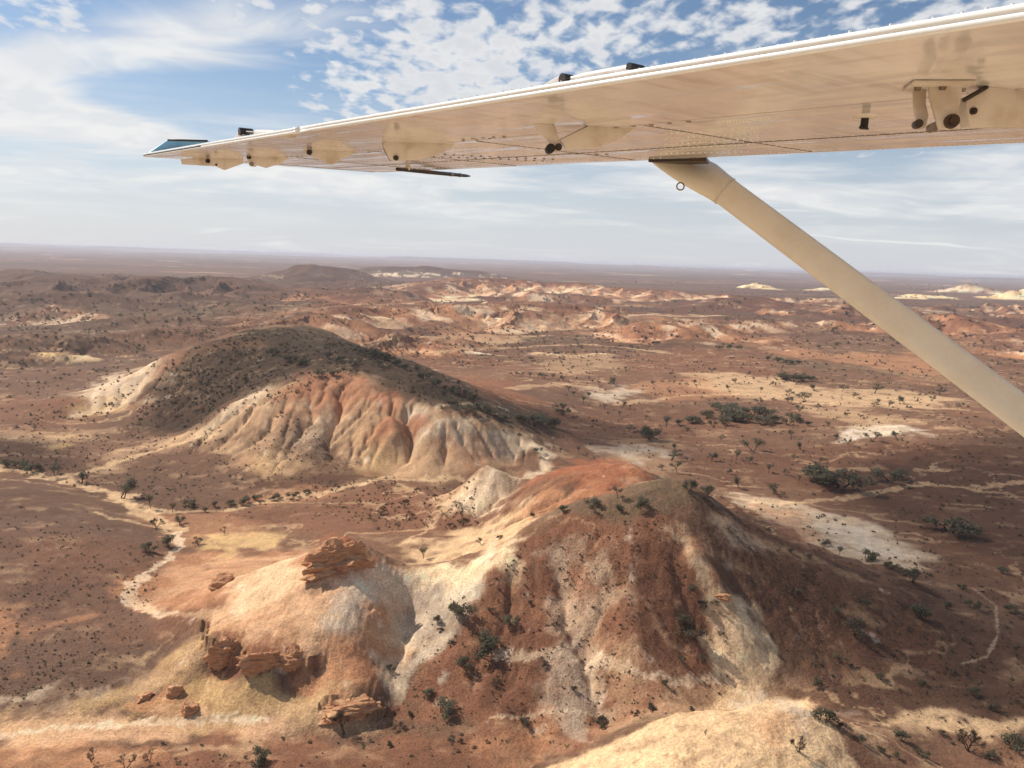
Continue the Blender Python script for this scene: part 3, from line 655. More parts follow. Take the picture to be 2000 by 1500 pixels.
 ('sand', .95, [(1060,1500),(1200,1440),(1300,1408),(1400,1383),(1500,1364),(1590,1382),(1640,1440),(1690,1540),(1690,1700),(1000,1700),(1000,1540)]),
 ('lgrey', .5, [(1440,1375),(1520,1364),(1610,1390),(1560,1420),(1500,1390)]), ('orange', .5, [(1440,1400),(1500,1385),(1550,1430),(1530,1480),(1480,1440)]),
 ('sand', .8, [(1710,1412),(1850,1400),(2060,1390),(2060,1432),(1850,1442),(1750,1432)]), ('tan', .5, [(1620,1400),(1760,1400),(1800,1470),(1690,1480)]),
 ('brown', .8, [(1700,1490),(1800,1450),(2060,1440),(2060,1700),(1720,1700)]),
 ('pale', .62, [(1420,968),(1480,968),(1570,985),(1700,1020),(1800,1082),(1790,1112),(1650,1092),(1545,1052)]),
 ('orange', .55, [(1460,985),(1560,990),(1590,1030),(1545,1045)]), ('lgrey', .6, [(1590,1010),(1700,1030),(1790,1090),(1700,1095),(1610,1060)]),
 # orange dome
 ('rust', .9, [(1040,925),(1100,905),(1165,897),(1262,912),(1272,936),(1180,965),(1090,962)]),
 ('pale', .8, [(890,970),(960,925),(1040,895),(1090,885),(1060,925),(985,990),(930,1002)]), ('gibber', .5, [(960,950),(1030,920),(1010,955),(960,985)]),
 ('orange', .7, [(990,1000),(1080,960),(1150,965),(1060,1010),(1000,1040)]),
 ('sand', .85, [(780,1072),(900,1040),(1000,995),(1045,1030),(900,1088),(820,1104)]),
]
STROKE = [ # pale drainage lines and tracks: (colour, strength, half width in metres, pixels)
 ('sand', .85, 3.4, [(-40,912),(60,925),(110,937),(160,950),(215,966),(260,992),(295,1012),(345,1042)]),
 ('sand', .75, 2.2, [(250,985),(350,1005),(430,1000),(500,985),(560,975),(640,962),(700,948),(760,935),(830,936),(900,938)]),
 ('pale', .8, 1.6, [(345,1042),(352,1060),(335,1085),(290,1120),(255,1145),(265,1180),(330,1205)]), ('tan', .7, 1.2, [(250,1150),(300,1195),(360,1205),(420,1200)]),
 ('sand', .7, 1.6, [(160,925),(260,895),(330,872),(420,845)]), ('sand', .6, 2.0, [(190,1005),(300,1030),(340,1045)]),
 ('pale', .8, .9, [(0,1440),(120,1425),(220,1420),(330,1415),(430,1405),(520,1412)]), ('umber', .5, .35, [(0,1412),(150,1400),(280,1395),(400,1405),(470,1400)]),
 ('sand', .6, 1.2, [(930,940),(870,985),(830,1040),(790,1060)]), ('pale', .6, 1.0, [(950,1275),(1020,1290),(1100,1280),(1180,1300),(1270,1330),(1400,1335)]),
 ('pale', .5, .5, [(960,1405),(1050,1395),(1150,1400)]), ('pale', .4, .3, [(1900,1150),(1945,1185),(1948,1245),(1925,1285),(1880,1300)]),  ('sand', .6, 2.2, [(1500,985),(1640,975),(1800,945),(1900,955),(2050,935)]), ('tan', .5, 2.5, [(1560,900),(1620,920),(1720,915)]),
 ('sand', .55, 4.0, [(1200,790),(1330,775),(1450,770)]), ('sand', .5, 5.0, [(1000,760),(1100,750),(1200,765)]), ('sand', .6, 5.0, [(740,665),(860,690),(1000,680),(1150,672),(1300,690)]),
 ('pale', .5, 1.6, [(855,795),(905,790),(990,800)]), ('grey', .6, .8, [(970,1050),(950,1110),(915,1160),(870,1195),(850,1220)]),
]
def warped(x, y, s, a, seed):
    return x + fbm(x / s, y / s, 3, .55, seed) * a, y + fbm(x / s + 13.7, y / s - 5.1, 3, .55, seed + 1) * a
def polymask(x, y, X, Y, feather):
    ins = np.zeros(x.shape, bool); d2 = np.full(x.shape, 1e18)
    n = len(X); j = n - 1
    for i in range(n):
        ax, ay, bx, by = X[i], Y[i], X[j], Y[j]
        c = ((ay > y) != (by > y))
        with np.errstate(divide='ignore', invalid='ignore'):
            xi = (bx - ax) * (y - ay) / (by - ay + 1e-12) + ax
        ins ^= c & (x < xi)
        L2 = (bx - ax) ** 2 + (by - ay) ** 2 + 1e-9
        t = np.clip(((x - ax) * (bx - ax) + (y - ay) * (by - ay)) / L2, 0, 1)
        d2 = np.minimum(d2, (x - ax - t * (bx - ax)) ** 2 + (y - ay - t * (by - ay)) ** 2)
        j = i
    sd = np.sqrt(d2) * np.where(ins, 1, -1)
    return sstep(-feather, feather, sd)

# ------------------------------------------------------------------ the ground sheet: a polar grid, finest where it is nearest
def spaced(a, b, ratio): return list(np.geomspace(a, b, max(2, int(math.log(b / a) / ratio)))[:-1])
radii = [0.5, 6, 12, 20, 30, 40, 50, 60, 70] + spaced(78, 400, .0040) + spaced(400, 1300, .0048) + spaced(1300, 3000, .0070) + spaced(3000, 6500, .012) + spaced(6500, 15000, .03) + list(np.geomspace(15000, 62000, 55))
radii = np.array(radii)
th = np.concatenate([np.arange(-180, -46, 3.0), np.arange(-46, -36, .35), np.arange(-36, 36, .078), np.arange(36, 46, .35), np.arange(46, 180, 3.0)])
th = np.radians(th)
RR, TH = np.meshgrid(radii, th, indexing='ij')
nr, nt = RR.shape
jit = np.random.RandomState(3)
gx = (RR * np.sin(TH)).ravel(); gy = (RR * np.cos(TH)).ravel()
N = len(gx)
alb = np.zeros((N, 3)); alb[:] = COL['brown']
rad = np.hypot(gx, gy)
def lay(col, m, idx=None):
    c = COL[col] if isinstance(col, str) else col
    if idx is None: alb[:] = alb * (1 - m[:, None]) + c[None] * m[:, None]
    else: alb[idx] = alb[idx] * (1 - m[:, None]) + c[None] * m[:, None]
# broad variation of the plain
lay('gibber', sstep(-.15, .25, fbm(gx / 180, gy / 180, 4, .55, 400)) * .8)
lay('red', sstep(.0, .35, fbm(gx / 130 + 7, gy / 90, 4, .55, 404)) * .6)
lay('mauve', sstep(900, 2600, rad) * .6)
farm = sstep(600, 1400, rad)
lay('umber', farm * sstep(.05, .3, fbm(gx / 900, gy / 330, 5, .6, 410)) * .55)
lay('tan', farm * sstep(.22, .42, fbm(gx / 700 + 3, gy / 260, 5, .6, 416)) * .7)
lay('dolive', sstep(2500, 5000, rad) * sstep(-.05, .25, fbm(gx / 2600, gy / 900, 5, .6, 420)) * .6)
lay('sand', sstep(3000, 5500, rad) * sstep(.30, .45, fbm(gx / 2200 + 9, gy / 620, 5, .6, 426)) * (.3 + .5 * sstep(-500, 3000, gx)))
lay('umber', sstep(650, 1050, rad) * (1 - sstep(2800, 4200, rad)) * (.30 + .35 * sstep(-.1, .3, fbm(gx / 420, gy / 230, 4, .55, 431))))
lay('olive', sstep(700, 1100, rad) * (1 - sstep(2800, 4200, rad)) * sstep(.0, .35, fbm(gx / 300 + 5, gy / 190, 4, .55, 437)) * .45)
lay('pale', .85 * (1 - sstep(60, 125, rad)))  # unseen ground below the aircraft, made pale to bounce light onto the wing
lay('pale', .6 * sstep(20, -60, gy) * (1 - sstep(400, 900, rad)))  # unseen ground behind, lightened likewise to brighten the wing underside
exposed = np.zeros(N); pale_hill = np.zeros(N)
PX = {'break': ('red', 'cream', 'orange'), 'red': ('red', 'peach', 'orange'), 'dark': ('umber', 'pale', 'olive'), 'white': ('tan', 'white', 'pale'), 'olive': ('dolive', 'tan', 'olive'),
      'spur': ('orange', 'cream', 'red'), 'beige': ('brown', 'cream', 'pale'), 'dred': ('dred', 'white', 'dred'), 'yellow': ('ochre', 'cream', 'yellow'), 'brown': ('gibber', 'tan', 'brown'), 'tan': ('tan', 'cream', 'sand')}
def rec(i, m, e, vf, rr, front, arc, d):
    R = RANGES[i]; a, b = gx[m], gy[m]; fs = R['fs']; k = R['k']
    c1, c2, c3 = PX[R['st']]; idx = np.where(m)[0]
    f = e * (front + (1 - front) * (.35 if R['st'] not in ('white', 'yellow', 'tan') else 1.0))
    n1 = fbm(a / (fs * .9), b / (fs * .9), 4, .6, 500 + i); n2 = fbm(arc / (fs * .45) + n1, d / (fs * 2.2), 4, .6, 520 + i)
    lay(c1, f * .9, idx)
    lay(c3, f * sstep(-.15, .25, n1 + (vf - .5) * .5) * .9, idx)
    lim = {'break': .05, 'red': .2, 'dark': .34, 'white': -.35, 'olive': .4, 'spur': -.02, 'beige': -.05, 'dred': .38, 'yellow': -.2, 'brown': .45, 'tan': -.2}[R['st']]
    lay(c2, f * sstep(lim, lim + .22, n2 + .35 * sstep(.1, .55, vf) * (1 - sstep(.8, 1.1, vf)) - .18) * k * .92, idx)
    if R['st'] == 'break': lay('cream', f * sstep(.38, .66, vf + n2 * .7) * (1 - sstep(.9, 1.02, vf)) * .75, idx)
    if R['st'] in ('break', 'red'): lay('dred', f * (1 - sstep(.05, .22, vf)) * .75, idx)
    exposed[idx] = np.maximum(exposed[idx], f)
    if R['st'] in ('white', 'beige', 'yellow', 'break', 'spur', 'tan'): pale_hill[idx] = np.maximum(pale_hill[idx], f)
gz = ground_h(gx, gy, rec)
_li, _ti = np.arange(nr, dtype=float), np.arange(nt, dtype=float)
def grid_h(x, y):
    a = np.interp(np.hypot(x, y), radii, _li); b = np.interp(np.arctan2(x, y), th, _ti)
    i = np.minimum(a.astype(int), nr - 2); j = np.minimum(b.astype(int), nt - 2); a = a - i; b = b - j; Z = gz.reshape(nr, nt)
    return (Z[i, j] * (1 - b) + Z[i, j + 1] * b) * (1 - a) + (Z[i + 1, j] * (1 - b) + Z[i + 1, j + 1] * b) * a
plain_h = grid_h
WARP = {}
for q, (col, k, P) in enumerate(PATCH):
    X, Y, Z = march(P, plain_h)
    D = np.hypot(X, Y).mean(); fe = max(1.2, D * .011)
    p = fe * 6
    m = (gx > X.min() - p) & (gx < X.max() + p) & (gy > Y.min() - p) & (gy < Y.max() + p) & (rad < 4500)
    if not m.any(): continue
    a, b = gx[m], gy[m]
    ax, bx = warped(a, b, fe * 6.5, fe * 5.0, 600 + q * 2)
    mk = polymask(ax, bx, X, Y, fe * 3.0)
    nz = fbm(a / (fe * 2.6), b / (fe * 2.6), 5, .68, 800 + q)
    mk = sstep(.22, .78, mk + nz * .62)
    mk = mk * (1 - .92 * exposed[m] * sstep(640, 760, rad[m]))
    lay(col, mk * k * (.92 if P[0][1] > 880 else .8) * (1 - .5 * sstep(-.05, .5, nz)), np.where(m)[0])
for q, (col, k, w, P) in enumerate(STROKE):
    X, Y, Z = march(P, plain_h)
    p = w * 4
    m = (gx > X.min() - p) & (gx < X.max() + p) & (gy > Y.min() - p) & (gy < Y.max() + p)
    if not m.any(): continue
    a, b = gx[m], gy[m]; ax, bx = warped(a, b, w * 4, w * 2.4, 900 + q * 2)
    d = polydist(ax, bx, X, Y)[0]
    ww = w * (1 + .5 * fbm(a / (w * 9), b / (w * 9), 2, .5, 950 + q))
    nz = fbm(a / (w * 1.1), b / (w * 1.1), 4, .65, 970 + q)
    lay(col, sstep(.25, .8, 1 - sstep(ww * .2, ww * 1.9, d) + nz * .45) * k * (.75 + .5 * nz), np.where(m)[0])
dn = np.abs(fbm(gx / 46 + .35 * fbm(gx / 12, gy / 12, 3, .6, 75), gy / 46, 3, .5, 77))
lay('sand', (1 - sstep(.012, .05, dn)) * sstep(-.2, .3, fbm(gx / 90, gy / 90, 3, .5, 79)) * .42 * (rad < 1500))
lay('tan', sstep(.12, .45, fbm(gx / 17, gy / 11, 5, .62, 81)) * .34 * (rad < 1500))
lay('dred', sstep(.12, .5, fbm(gx / 26 + 9, gy / 17, 5, .62, 83)) * .30 * (rad < 1500))
# slopes: bedding, crust and scree follow the relief
sl_r = np.zeros_like(gz); Zg = gz.reshape(nr, nt)
dzr = np.gradient(Zg, axis=0) / np.gradient(RR, axis=0); dzt = np.gradient(Zg, axis=1) / (RR * np.gradient(TH, axis=1) + 1e-9)
slope = np.hypot(dzr, dzt).ravel()
near = rad < 1400
flow = np.maximum(gridval(FLOW_N, gx, gy), gridval(FLOW_F, gx, gy) * (rad > 640))
flat = 1 - sstep(.08, .2, slope)
wn = fbm(gx / 7, gy / 7, 4, .6, 47)
lay('sand', sstep(3.5, 4.6, flow + wn * .5) * flat * (rad < 640) * .6)
lay('tan', sstep(4.6, 5.6, flow + wn * .6) * flat * (rad >= 640) * .6)
steep = sstep(.14, .32, slope) * sstep(780, 950, rad) * (1 - sstep(2600, 3300, rad))
sn = fbm(gx / 150, gy / 150, 4, .55, 49); sn2 = fbm(gx / 48, gy / 48, 4, .55, 50)
lefty = sstep(-150, -650, gx - .08 * gy) * (1 - pale_hill)                      # cloud shade on the far-left hills, painted in as darker earth
lay('red', steep * .55 * (1 - .7 * lefty)); lay('orange', steep * sstep(-.1, .25, sn) * .8 * (1 - .85 * lefty)); lay('pale', steep * sstep(.08, .34, sn2 + .6 * sn) * .6 * (1 - .88 * lefty))
lay('mauve', steep * lefty * .6); lay('umber', sstep(780, 950, rad) * (1 - sstep(2600, 3300, rad)) * lefty * .35)
gul = sstep(1.6, 2.6, flow) * sstep(.2, .4, slope) * (rad < 640)
lay('pale', gul * .28 * sstep(-.1, .3, fbm(gx / 25, gy / 25, 3, .5, 52)))
bed = fbm(gz * .55 + fbm(gx / 18, gy / 18, 2, .5, 30) * 1.5, gx / 90, 3, .6, 33)
alb *= (1 + (.16 * bed * sstep(.18, .5, slope) * near))[:, None]
lay('white', sstep(.28, .5, fbm(gx / 9, gy / 9, 5, .6, 37)) * sstep(.22, .5, slope) * near * .38)
lay('umber', sstep(.25, .5, fbm(gx / 14 + 5, gy / 14, 5, .62, 39)) * near * .38)
alb *= (1 + .20 * fbm(gx / 3.2, gy / 3.2, 3, .6, 41) + .14 * fbm(gx / 40, gy / 40, 3, .5, 43))[:, None]
lum = alb @ np.array([.25, .6, .15])
alb = (alb * .82 + lum[:, None] * .18) * np.array([1.09, 1.05, .93])
lum = np.maximum(alb @ np.array([.25, .6, .15]), 1e-4); alb *= ((lum / .27) ** .30)[:, None]
alb = np.clip(alb, .012, .8)
stony = sstep(-.05, .4, fbm(gx / 30, gy / 30, 4, .6, 71)) * (1 - sstep(.25, .5, alb[:, 1]))

def mesh_from(name, co, quads, mat):
    me = bpy.data.meshes.new(name)
    me.vertices.add(len(co)); me.vertices.foreach_set('co', co.astype(np.float32).ravel())
    nq = len(quads)
    me.loops.add(nq * 4); me.loops.foreach_set('vertex_index', quads.astype(np.int32).ravel())
    me.polygons.add(nq)
    me.polygons.foreach_set('loop_start', np.arange(0, nq * 4, 4, dtype=np.int32))
    me.polygons.foreach_set('loop_total', np.full(nq, 4, np.int32))
    me.polygons.foreach_set('use_smooth', np.ones(nq, bool))
    me.update(calc_edges=True); me.materials.append(mat)
    return me

# ------------------------------------------------------------------ ground material: surveyed colour, stones, crust and fine relief
def ground_material():
    mat = bpy.data.materials.new('painted_desert_earth'); mat.use_nodes = True
    T = NT(mat.node_tree); T.n.clear()
    at = T.new('ShaderNodeAttribute', attribute_name='earth')
    pos = T.new('ShaderNodeNewGeometry').outputs['Position']
    c = at.outputs['Color']
    n1 = T.noise(pos, 1.7, 4.0, .72, dim='3D')
    sp = T.new('ShaderNodeTexVoronoi', voronoi_dimensions='2D'); T.put(sp.inputs['Vector'], pos); sp.inputs['Scale'].default_value = 1.3
    f = T.ramp(n1, .25, .75, .58, 1.42, False)
    c2 = T.mix(1.0, c, T.xyz(f, f, f), 'MULTIPLY')
    # scattered dark stones and dry tussocks where the survey says so (alpha channel)
    stones = T.m('MULTIPLY', T.ramp(sp.outputs['Distance'], .30, .12, smooth=False), at.outputs['Alpha'])
    c3 = T.mix(T.m('MULTIPLY', stones, .75), c2, T.mix(1.0, c2, (.30, .27, .24, 1), 'MULTIPLY'))
    b = T.new('ShaderNodeBsdfPrincipled'); T.put(b.inputs['Base Color'], c3); b.inputs['Roughness'].default_value = .95
    b.inputs['Specular IOR Level'].default_value = .12
    bh = n1
    bump = T.new('ShaderNodeBump'); bump.inputs['Strength'].default_value = .8; bump.inputs['Distance'].default_value = .5; T.put(bump.inputs['Height'], bh)
    T.l.new(bump.outputs[0], b.inputs['Normal'])
    o = T.new('ShaderNodeOutputMaterial'); T.l.new(b.outputs[0], o.inputs[0])
    return mat
MAT_EARTH = ground_material()
ii, jj = np.meshgrid(np.arange(nr - 1), np.arange(nt), indexing='ij')
j2 = (jj + 1) % nt
quads = np.stack([ii * nt + jj, ii * nt + j2, (ii + 1) * nt + j2, (ii + 1) * nt + jj], -1).reshape(-1, 4)

co = np.stack([gx, gy, gz], 1)
er = np.stack([np.sin(TH), np.cos(TH)], -1).reshape(-1, 2); et = np.stack([np.cos(TH), -np.sin(TH)], -1).reshape(-1, 2)
gr = dzr.ravel()[:, None] * er + dzt.ravel()[:, None] * et
nrm = np.stack([-gr[:, 0], -gr[:, 1], np.ones(N)], 1); nrm /= np.linalg.norm(nrm, axis=1, keepdims=True)
earth = np.concatenate([alb, stony[:, None]], 1)
HILLS = [ # outline in photograph pixels, what it looks like
 ([(380,1235),(330,1285),(370,1330),(400,1410),(560,1428),(735,1425),(757,1350),(775,1290),(790,1240),(796,1190),(800,1115),(745,1088),(690,1050),(655,1046),(600,1075),(430,1125),(390,1190)], 'hill', 'peach and grey hill with a red rock cap and a rocky ledge'),
 ([(760,1380),(800,1430),(950,1445),(1080,1475),(1200,1425),(1400,1360),(1560,1340),(1750,1320),(1900,1250),(1880,1190),(1750,1125),(1600,1075),(1450,1005),(1345,938),(1270,930),(1190,958),(1100,992),(1000,1042),(900,1092),(815,1112),(810,1190),(800,1240)], 'hill', 'big red hill with white gully scars in the foreground'),
 ([(1060,1500),(1200,1445),(1300,1412),(1400,1388),(1500,1369),(1600,1390),(1690,1425),(1760,1460),(1800,1600),(1000,1600)], 'hill', 'smooth cream dome at the bottom edge'),
 ([(890,985),(960,930),(1050,905),(1160,898),(1255,908),(1262,922),(1195,955),(1100,990),(1000,1040),(930,1030)], 'hill', 'orange dome with pale streaked flank behind the big red hill'),
 ([(330,852),(430,810),(455,785),(530,752),(620,731),(705,738),(785,778),(865,816),(960,836),(1095,880),(1000,908),(870,930),(640,935),(500,928),(400,892)], 'hill', 'banded red, peach and grey hill in the middle distance'),
 ([(130,800),(150,780),(240,738),(335,686),(450,646),(560,636),(645,641),(705,668),(800,700),(870,732),(950,768),(1050,800),(1110,860),(1040,866),(965,834),(868,812),(788,774),(708,734),(620,727),(528,748),(452,782),(428,806),(330,846),(200,815)], 'ridge', 'long scrub-covered ridge behind the banded hill'),
]
owner = np.zeros(nr * nt, int)
for h_i, (P, nm, lab) in enumerate(HILLS):
    X, Y, Z = march(P, grid_h)
    if nm == 'ridge' or lab.startswith(('banded', 'orange')): pass
    m = polymask(gx, gy, X, Y, .01) > .5
    owner[m] = h_i + 1
fo = owner[quads[:, 0]]
def ground_piece(name, sel):
    q = quads[sel]; used, invq = np.unique(q, return_inverse=True)
    me = mesh_from(name, co[used], invq.reshape(-1, 4), MAT_EARTH)
    ca = me.color_attributes.new('earth', 'FLOAT_COLOR', 'POINT'); ca.data.foreach_set('color', earth[used].astype(np.float32).ravel())
    me.normals_split_custom_set_from_vertices(nrm[used].astype(np.float32))
    o = bpy.data.objects.new(name, me); scene.collection.objects.link(o); o['kind'] = 'structure'; return o
GROUND = ground_piece('ground', fo == 0)
for h_i, (P, nm, lab) in enumerate(HILLS):
    o = ground_piece(nm, fo == h_i + 1); o['label'] = lab
print('ground verts', N, 'quads', len(quads), 'z', gz.min(), gz.max())

# ------------------------------------------------------------------ helpers for objects
COLL = scene.collection
def link(o, parent=None):
    COLL.objects.link(o)
    if parent is not None: o.parent = parent
    return o
def obj(name, bm, mat, parent=None, smooth=False, sharp=None):
    me = bpy.data.meshes.new(name); bmesh.ops.recalc_face_normals(bm, faces=bm.faces[:]); bm.to_mesh(me); bm.free()
    if mat: me.materials.append(mat)
    if smooth:
        me.polygons.foreach_set('use_smooth', [True] * len(me.polygons))
        if sharp: me.set_sharp_from_angle(angle=math.radians(sharp))
    return link(bpy.data.objects.new(name, me), parent)
def tag(o, label, cat, group=None):
    o['label'] = label; o['category'] = cat
    if group: o['group'] = group
    return o
def simple_mat(name, col, rough=.5, metal=0.0, spec=.5, grime=None, coat=0.0):
    m = bpy.data.materials.new(name); m.use_nodes = True; T = NT(m.node_tree); T.n.clear()
    b = T.new('ShaderNodeBsdfPrincipled'); b.inputs['Roughness'].default_value = rough; b.inputs['Metallic'].default_value = metal
    b.inputs['Specular IOR Level'].default_value = spec; b.inputs['Coat Weight'].default_value = coat
    tc = T.new('ShaderNodeTexCoord').outputs['Object']
    n = T.noise(tc, 9.0, 4.0, .6, dim='3D')
    c2 = grime if grime else tuple(x * .8 for x in col)
    T.put(b.inputs['Base Color'], T.mix(T.ramp(n, .42, .68), (*col, 1), (*c2, 1)))
    T.put(b.inputs['Roughness'], T.ramp(n, .3, .7, max(rough - .06, .02), min(rough + .1, 1)))
    o = T.new('ShaderNodeOutputMaterial'); T.l.new(b.outputs[0], o.inputs[0])
    return m
def paint_mat():
    """glossy white aircraft enamel over hand-formed skin: slightly wavy, with dusty streaks along the airflow"""
    m = bpy.data.materials.new('aircraft_enamel'); m.use_nodes = True; T = NT(m.node_tree); T.n.clear()
    b = T.new('ShaderNodeBsdfPrincipled'); tc = T.new('ShaderNodeTexCoord').outputs['Object']
    mp = T.new('ShaderNodeMapping'); T.put(mp.inputs['Vector'], tc); mp.inputs['Scale'].default_value = (1.2, 9.0, 3.0)
    st = T.noise(mp.outputs[0], 1.6, 5.0, .6, dim='3D')
    sp = T.noise(tc, 2.2, 4.0, .6, dim='3D')
    dirt = T.m('MULTIPLY', T.ramp(st, .44, .66), T.ramp(sp, .36, .62))
    T.put(b.inputs['Base Color'], T.mix(T.m('MULTIPLY', dirt, .5), (.90, .86, .83, 1), (.42, .30, .22, 1)))
    T.put(b.inputs['Roughness'], T.ramp(sp, .3, .7, .07, .17)); b.inputs['Specular IOR Level'].default_value = .6
    b.inputs['Coat Weight'].default_value = .35; b.inputs['Coat Roughness'].default_value = .06
    w1 = T.new('ShaderNodeMapping'); T.put(w1.inputs['Vector'], tc); w1.inputs['Scale'].default_value = (5.0, .9, 1.0)
    wave = T.noise(w1.outputs[0], 1.3, 2.0, .5, dim='3D')
    bp = T.new('ShaderNodeBump'); bp.inputs['Strength'].default_value = .5; bp.inputs['Distance'].default_value = .02; T.put(bp.inputs['Height'], wave)
    T.l.new(bp.outputs[0], b.inputs['Normal'])
    o = T.new('ShaderNodeOutputMaterial'); T.l.new(b.outputs[0], o.inputs[0])
    return m
M_PAINT = paint_mat()
M_FAIR = simple_mat('bracket_enamel', (.76, .70, .62), .28, grime=(.58, .49, .39))
M_STRUT = simple_mat('strut_enamel', (.84, .79, .66), .22, grime=(.78, .72, .59), coat=.3)
M_EDGE = simple_mat('edge_enamel', (.93, .92, .86), .22, grime=(.88, .86, .77))
M_BLUE = simple_mat('tip_blue_paint', (.30, .56, .68), .3, grime=(.24, .48, .60))
M_DARK = simple_mat('oily_steel', (.06, .05, .045), .4, .6, grime=(.10, .06, .04))
M_STEEL = simple_mat('worn_steel', (.32, .28, .24), .35, .8, grime=(.16, .11, .08))
M_BLACK = simple_mat('black_rubber', (.015, .015, .017), .6)
M_GAP = simple_mat('shadowed_seam', (.07, .055, .045), .9)

# ------------------------------------------------------------------ aircraft frame: x forward, y outboard, z up; origin on the trailing edge
Mcam = np.array([[right[0], up[0], -fwd[0]], [right[1], up[1], -fwd[1]], [right[2], up[2], -fwd[2]]])
def cray(px, py): return np.array([(px - 1000) / F, (750 - py) / F, -1.0])
Z0 = 1.1
dcam = cray(-187, 379.7); dcam /= np.linalg.norm(dcam)
_cy = 750 - 540.0; _d = cray(-187, 379.7) * F
ccam = np.array([-( _d[1] * _cy + F * F) / _d[0], _cy, -F]); ccam /= np.linalg.norm(ccam)
ucam = np.cross(ccam, dcam); ucam /= np.linalg.norm(ucam)
P0 = cray(2000, 39) * Z0
AX, AY, AZ = Mcam @ ccam, Mcam @ dcam, Mcam @ ucam
ORG = CAM + Mcam @ P0
plane = bpy.data.objects.new('aircraft', None); link(plane)
plane.matrix_world = Matrix(((AX[0], AY[0], AZ[0], ORG[0]), (AX[1], AY[1], AZ[1], ORG[1]), (AX[2], AY[2], AZ[2], ORG[2]), (0, 0, 0, 1)))
plane.empty_display_size = .5
tag(plane, 'cream high-wing light aircraft seen from its cabin, wing and strut above the desert', 'aircraft')
def loc(pc): q = pc - P0; return np.array([q @ ccam, q @ dcam, q @ ucam])
def onwing(px, py, z=0.0):
    """photograph pixel -> point on the wing's lower surface (or a level z above it), in the aircraft frame"""
    r = cray(px, py); t = (P0 @ ucam + z) / (r @ ucam); return loc(r * t)
def onplane(px, py, A, B):
    """pixel -> point on the upright plane through A and B of the aircraft frame"""
    n = np.array([B[1] - A[1], -(B[0] - A[0]), 0.0]); n /= np.linalg.norm(n)
    ncam = n[0] * ccam + n[1] * dcam; Ac = P0 + A[0] * ccam + A[1] * dcam + A[2] * ucam
    r = cray(px, py); t = (Ac @ ncam) / (r @ ncam); return loc(r * t)
def slab(pts, thick, axis):
    bm = bmesh.new(); axis = Vector(axis); a = [bm.verts.new(Vector(p) - axis * thick / 2) for p in pts]; b = [bm.verts.new(Vector(p) + axis * thick / 2) for p in pts]
    bm.faces.new(a); bm.faces.new(b[::-1]); n = len(pts)
    for i in range(n): bm.faces.new((a[i], a[(i + 1) % n], b[(i + 1) % n], b[i]))
    bmesh.ops.recalc_face_normals(bm, faces=bm.faces[:])
    es = [e for e in bm.edges]
    bmesh.ops.bevel(bm, geom=es, offset=min(thick * .22, .004), segments=2, affect='EDGES', profile=.6)
    return bm
def cyl(bm, a, b, r1, r2=None, n=16):
    a, b = Vector(a), Vector(b); r2 = r1 if r2 is None else r2
    q = (b - a).to_track_quat('Z', 'Y')
    A = [bm.verts.new(a + q @ Vector((math.cos(t) * r1, math.sin(t) * r1, 0))) for t in [2 * math.pi * i / n for i in range(n)]]
    B = [bm.verts.new(b + q @ Vector((math.cos(t) * r2, math.sin(t) * r2, 0))) for t in [2 * math.pi * i / n for i in range(n)]]
    bm.faces.new(A[::-1]); bm.faces.new(B)
    for i in range(n): bm.faces.new((A[i], A[(i + 1) % n], B[(i + 1) % n], B[i]))
    return bm
def tube(bm, pts, rs, n=12):
    rings = []
    for i, p in enumerate(pts):
        p = Vector(p); d = Vector(pts[min(i + 1, len(pts) - 1)]) - Vector(pts[max(i - 1, 0)])
        q = d.to_track_quat('Z', 'Y'); r = rs[i] if hasattr(rs, '__len__') else rs
        rings.append([bm.verts.new(p + q @ Vector((math.cos(t) * r, math.sin(t) * r, 0))) for t in [2 * math.pi * k / n for k in range(n)]])
    for A, B in zip(rings, rings[1:]):
        for k in range(n): bm.faces.new((A[k], A[(k + 1) % n], B[(k + 1) % n], B[k]))
    bm.faces.new(rings[0][::-1]); bm.faces.new(rings[-1]); return bm

TIP = onwing(280, 306)[1]                    # span of the tip at the trailing edge
CH = 1.60; SEAM = .52; TE = .019
LE_TIP = onwing(752, 337)[1]
def section(c):
    """lower and upper heights of the wing section at chord station c"""
    x = c / CH
    lowz = .0 if c < 1.42 else .10 * ((c - 1.42) / (CH - 1.42)) ** 2.2
    upz = TE + (1 - (1 - min(c / .95, 1)) ** 1.6) * .17 if c < .95 else .189 - .089 * ((c - .95) / (CH - .95)) ** 2.6
    return lowz, max(upz, lowz)
def skin(c0, c1, s0, s1, nseg=24, tipcut=True, both=True):
    """closed piece of wing between two chord stations and two span stations"""
    bm = bmesh.new(); cs = list(np.linspace(c0, c1, nseg))
    if c1 > 1.4: cs = list(np.linspace(c0, 1.40, 10)) + list(np.linspace(1.42, c1, 16))
    prof = [(c, section(c)[0]) for c in cs] + [(c, section(c)[1]) for c in cs[::-1]]
    ends = []
    for k, s in enumerate(np.linspace(s0, s1, 9)):
        ring = []
        for c, z in prof:
            y = s
            if tipcut and s1 >= LE_TIP - .3:            # raked tip: leading edge ends a little further inboard
                lim = TIP - (TIP - LE_TIP) * (c / 1.5) ** 1.2
                y = s0 + (s - s0) * (lim - s0) / (s1 - s0)
            ring.append(bm.verts.new((c, y, z)))
        ends.append(ring)
    for A, B in zip(ends, ends[1:]):
        for i in range(len(prof)):
            j = (i + 1) % len(prof); bm.faces.new((A[i], A[j], B[j], B[i]))
    bm.faces.new(ends[0][::-1]); bm.faces.new(ends[-1])
    bmesh.ops.remove_doubles(bm, verts=bm.verts[:], dist=1e-5)
    return bm
S_IN = -1.6
S_FA = onwing(1240, 160)[1] if False else 2.55             # where flap ends and aileron begins
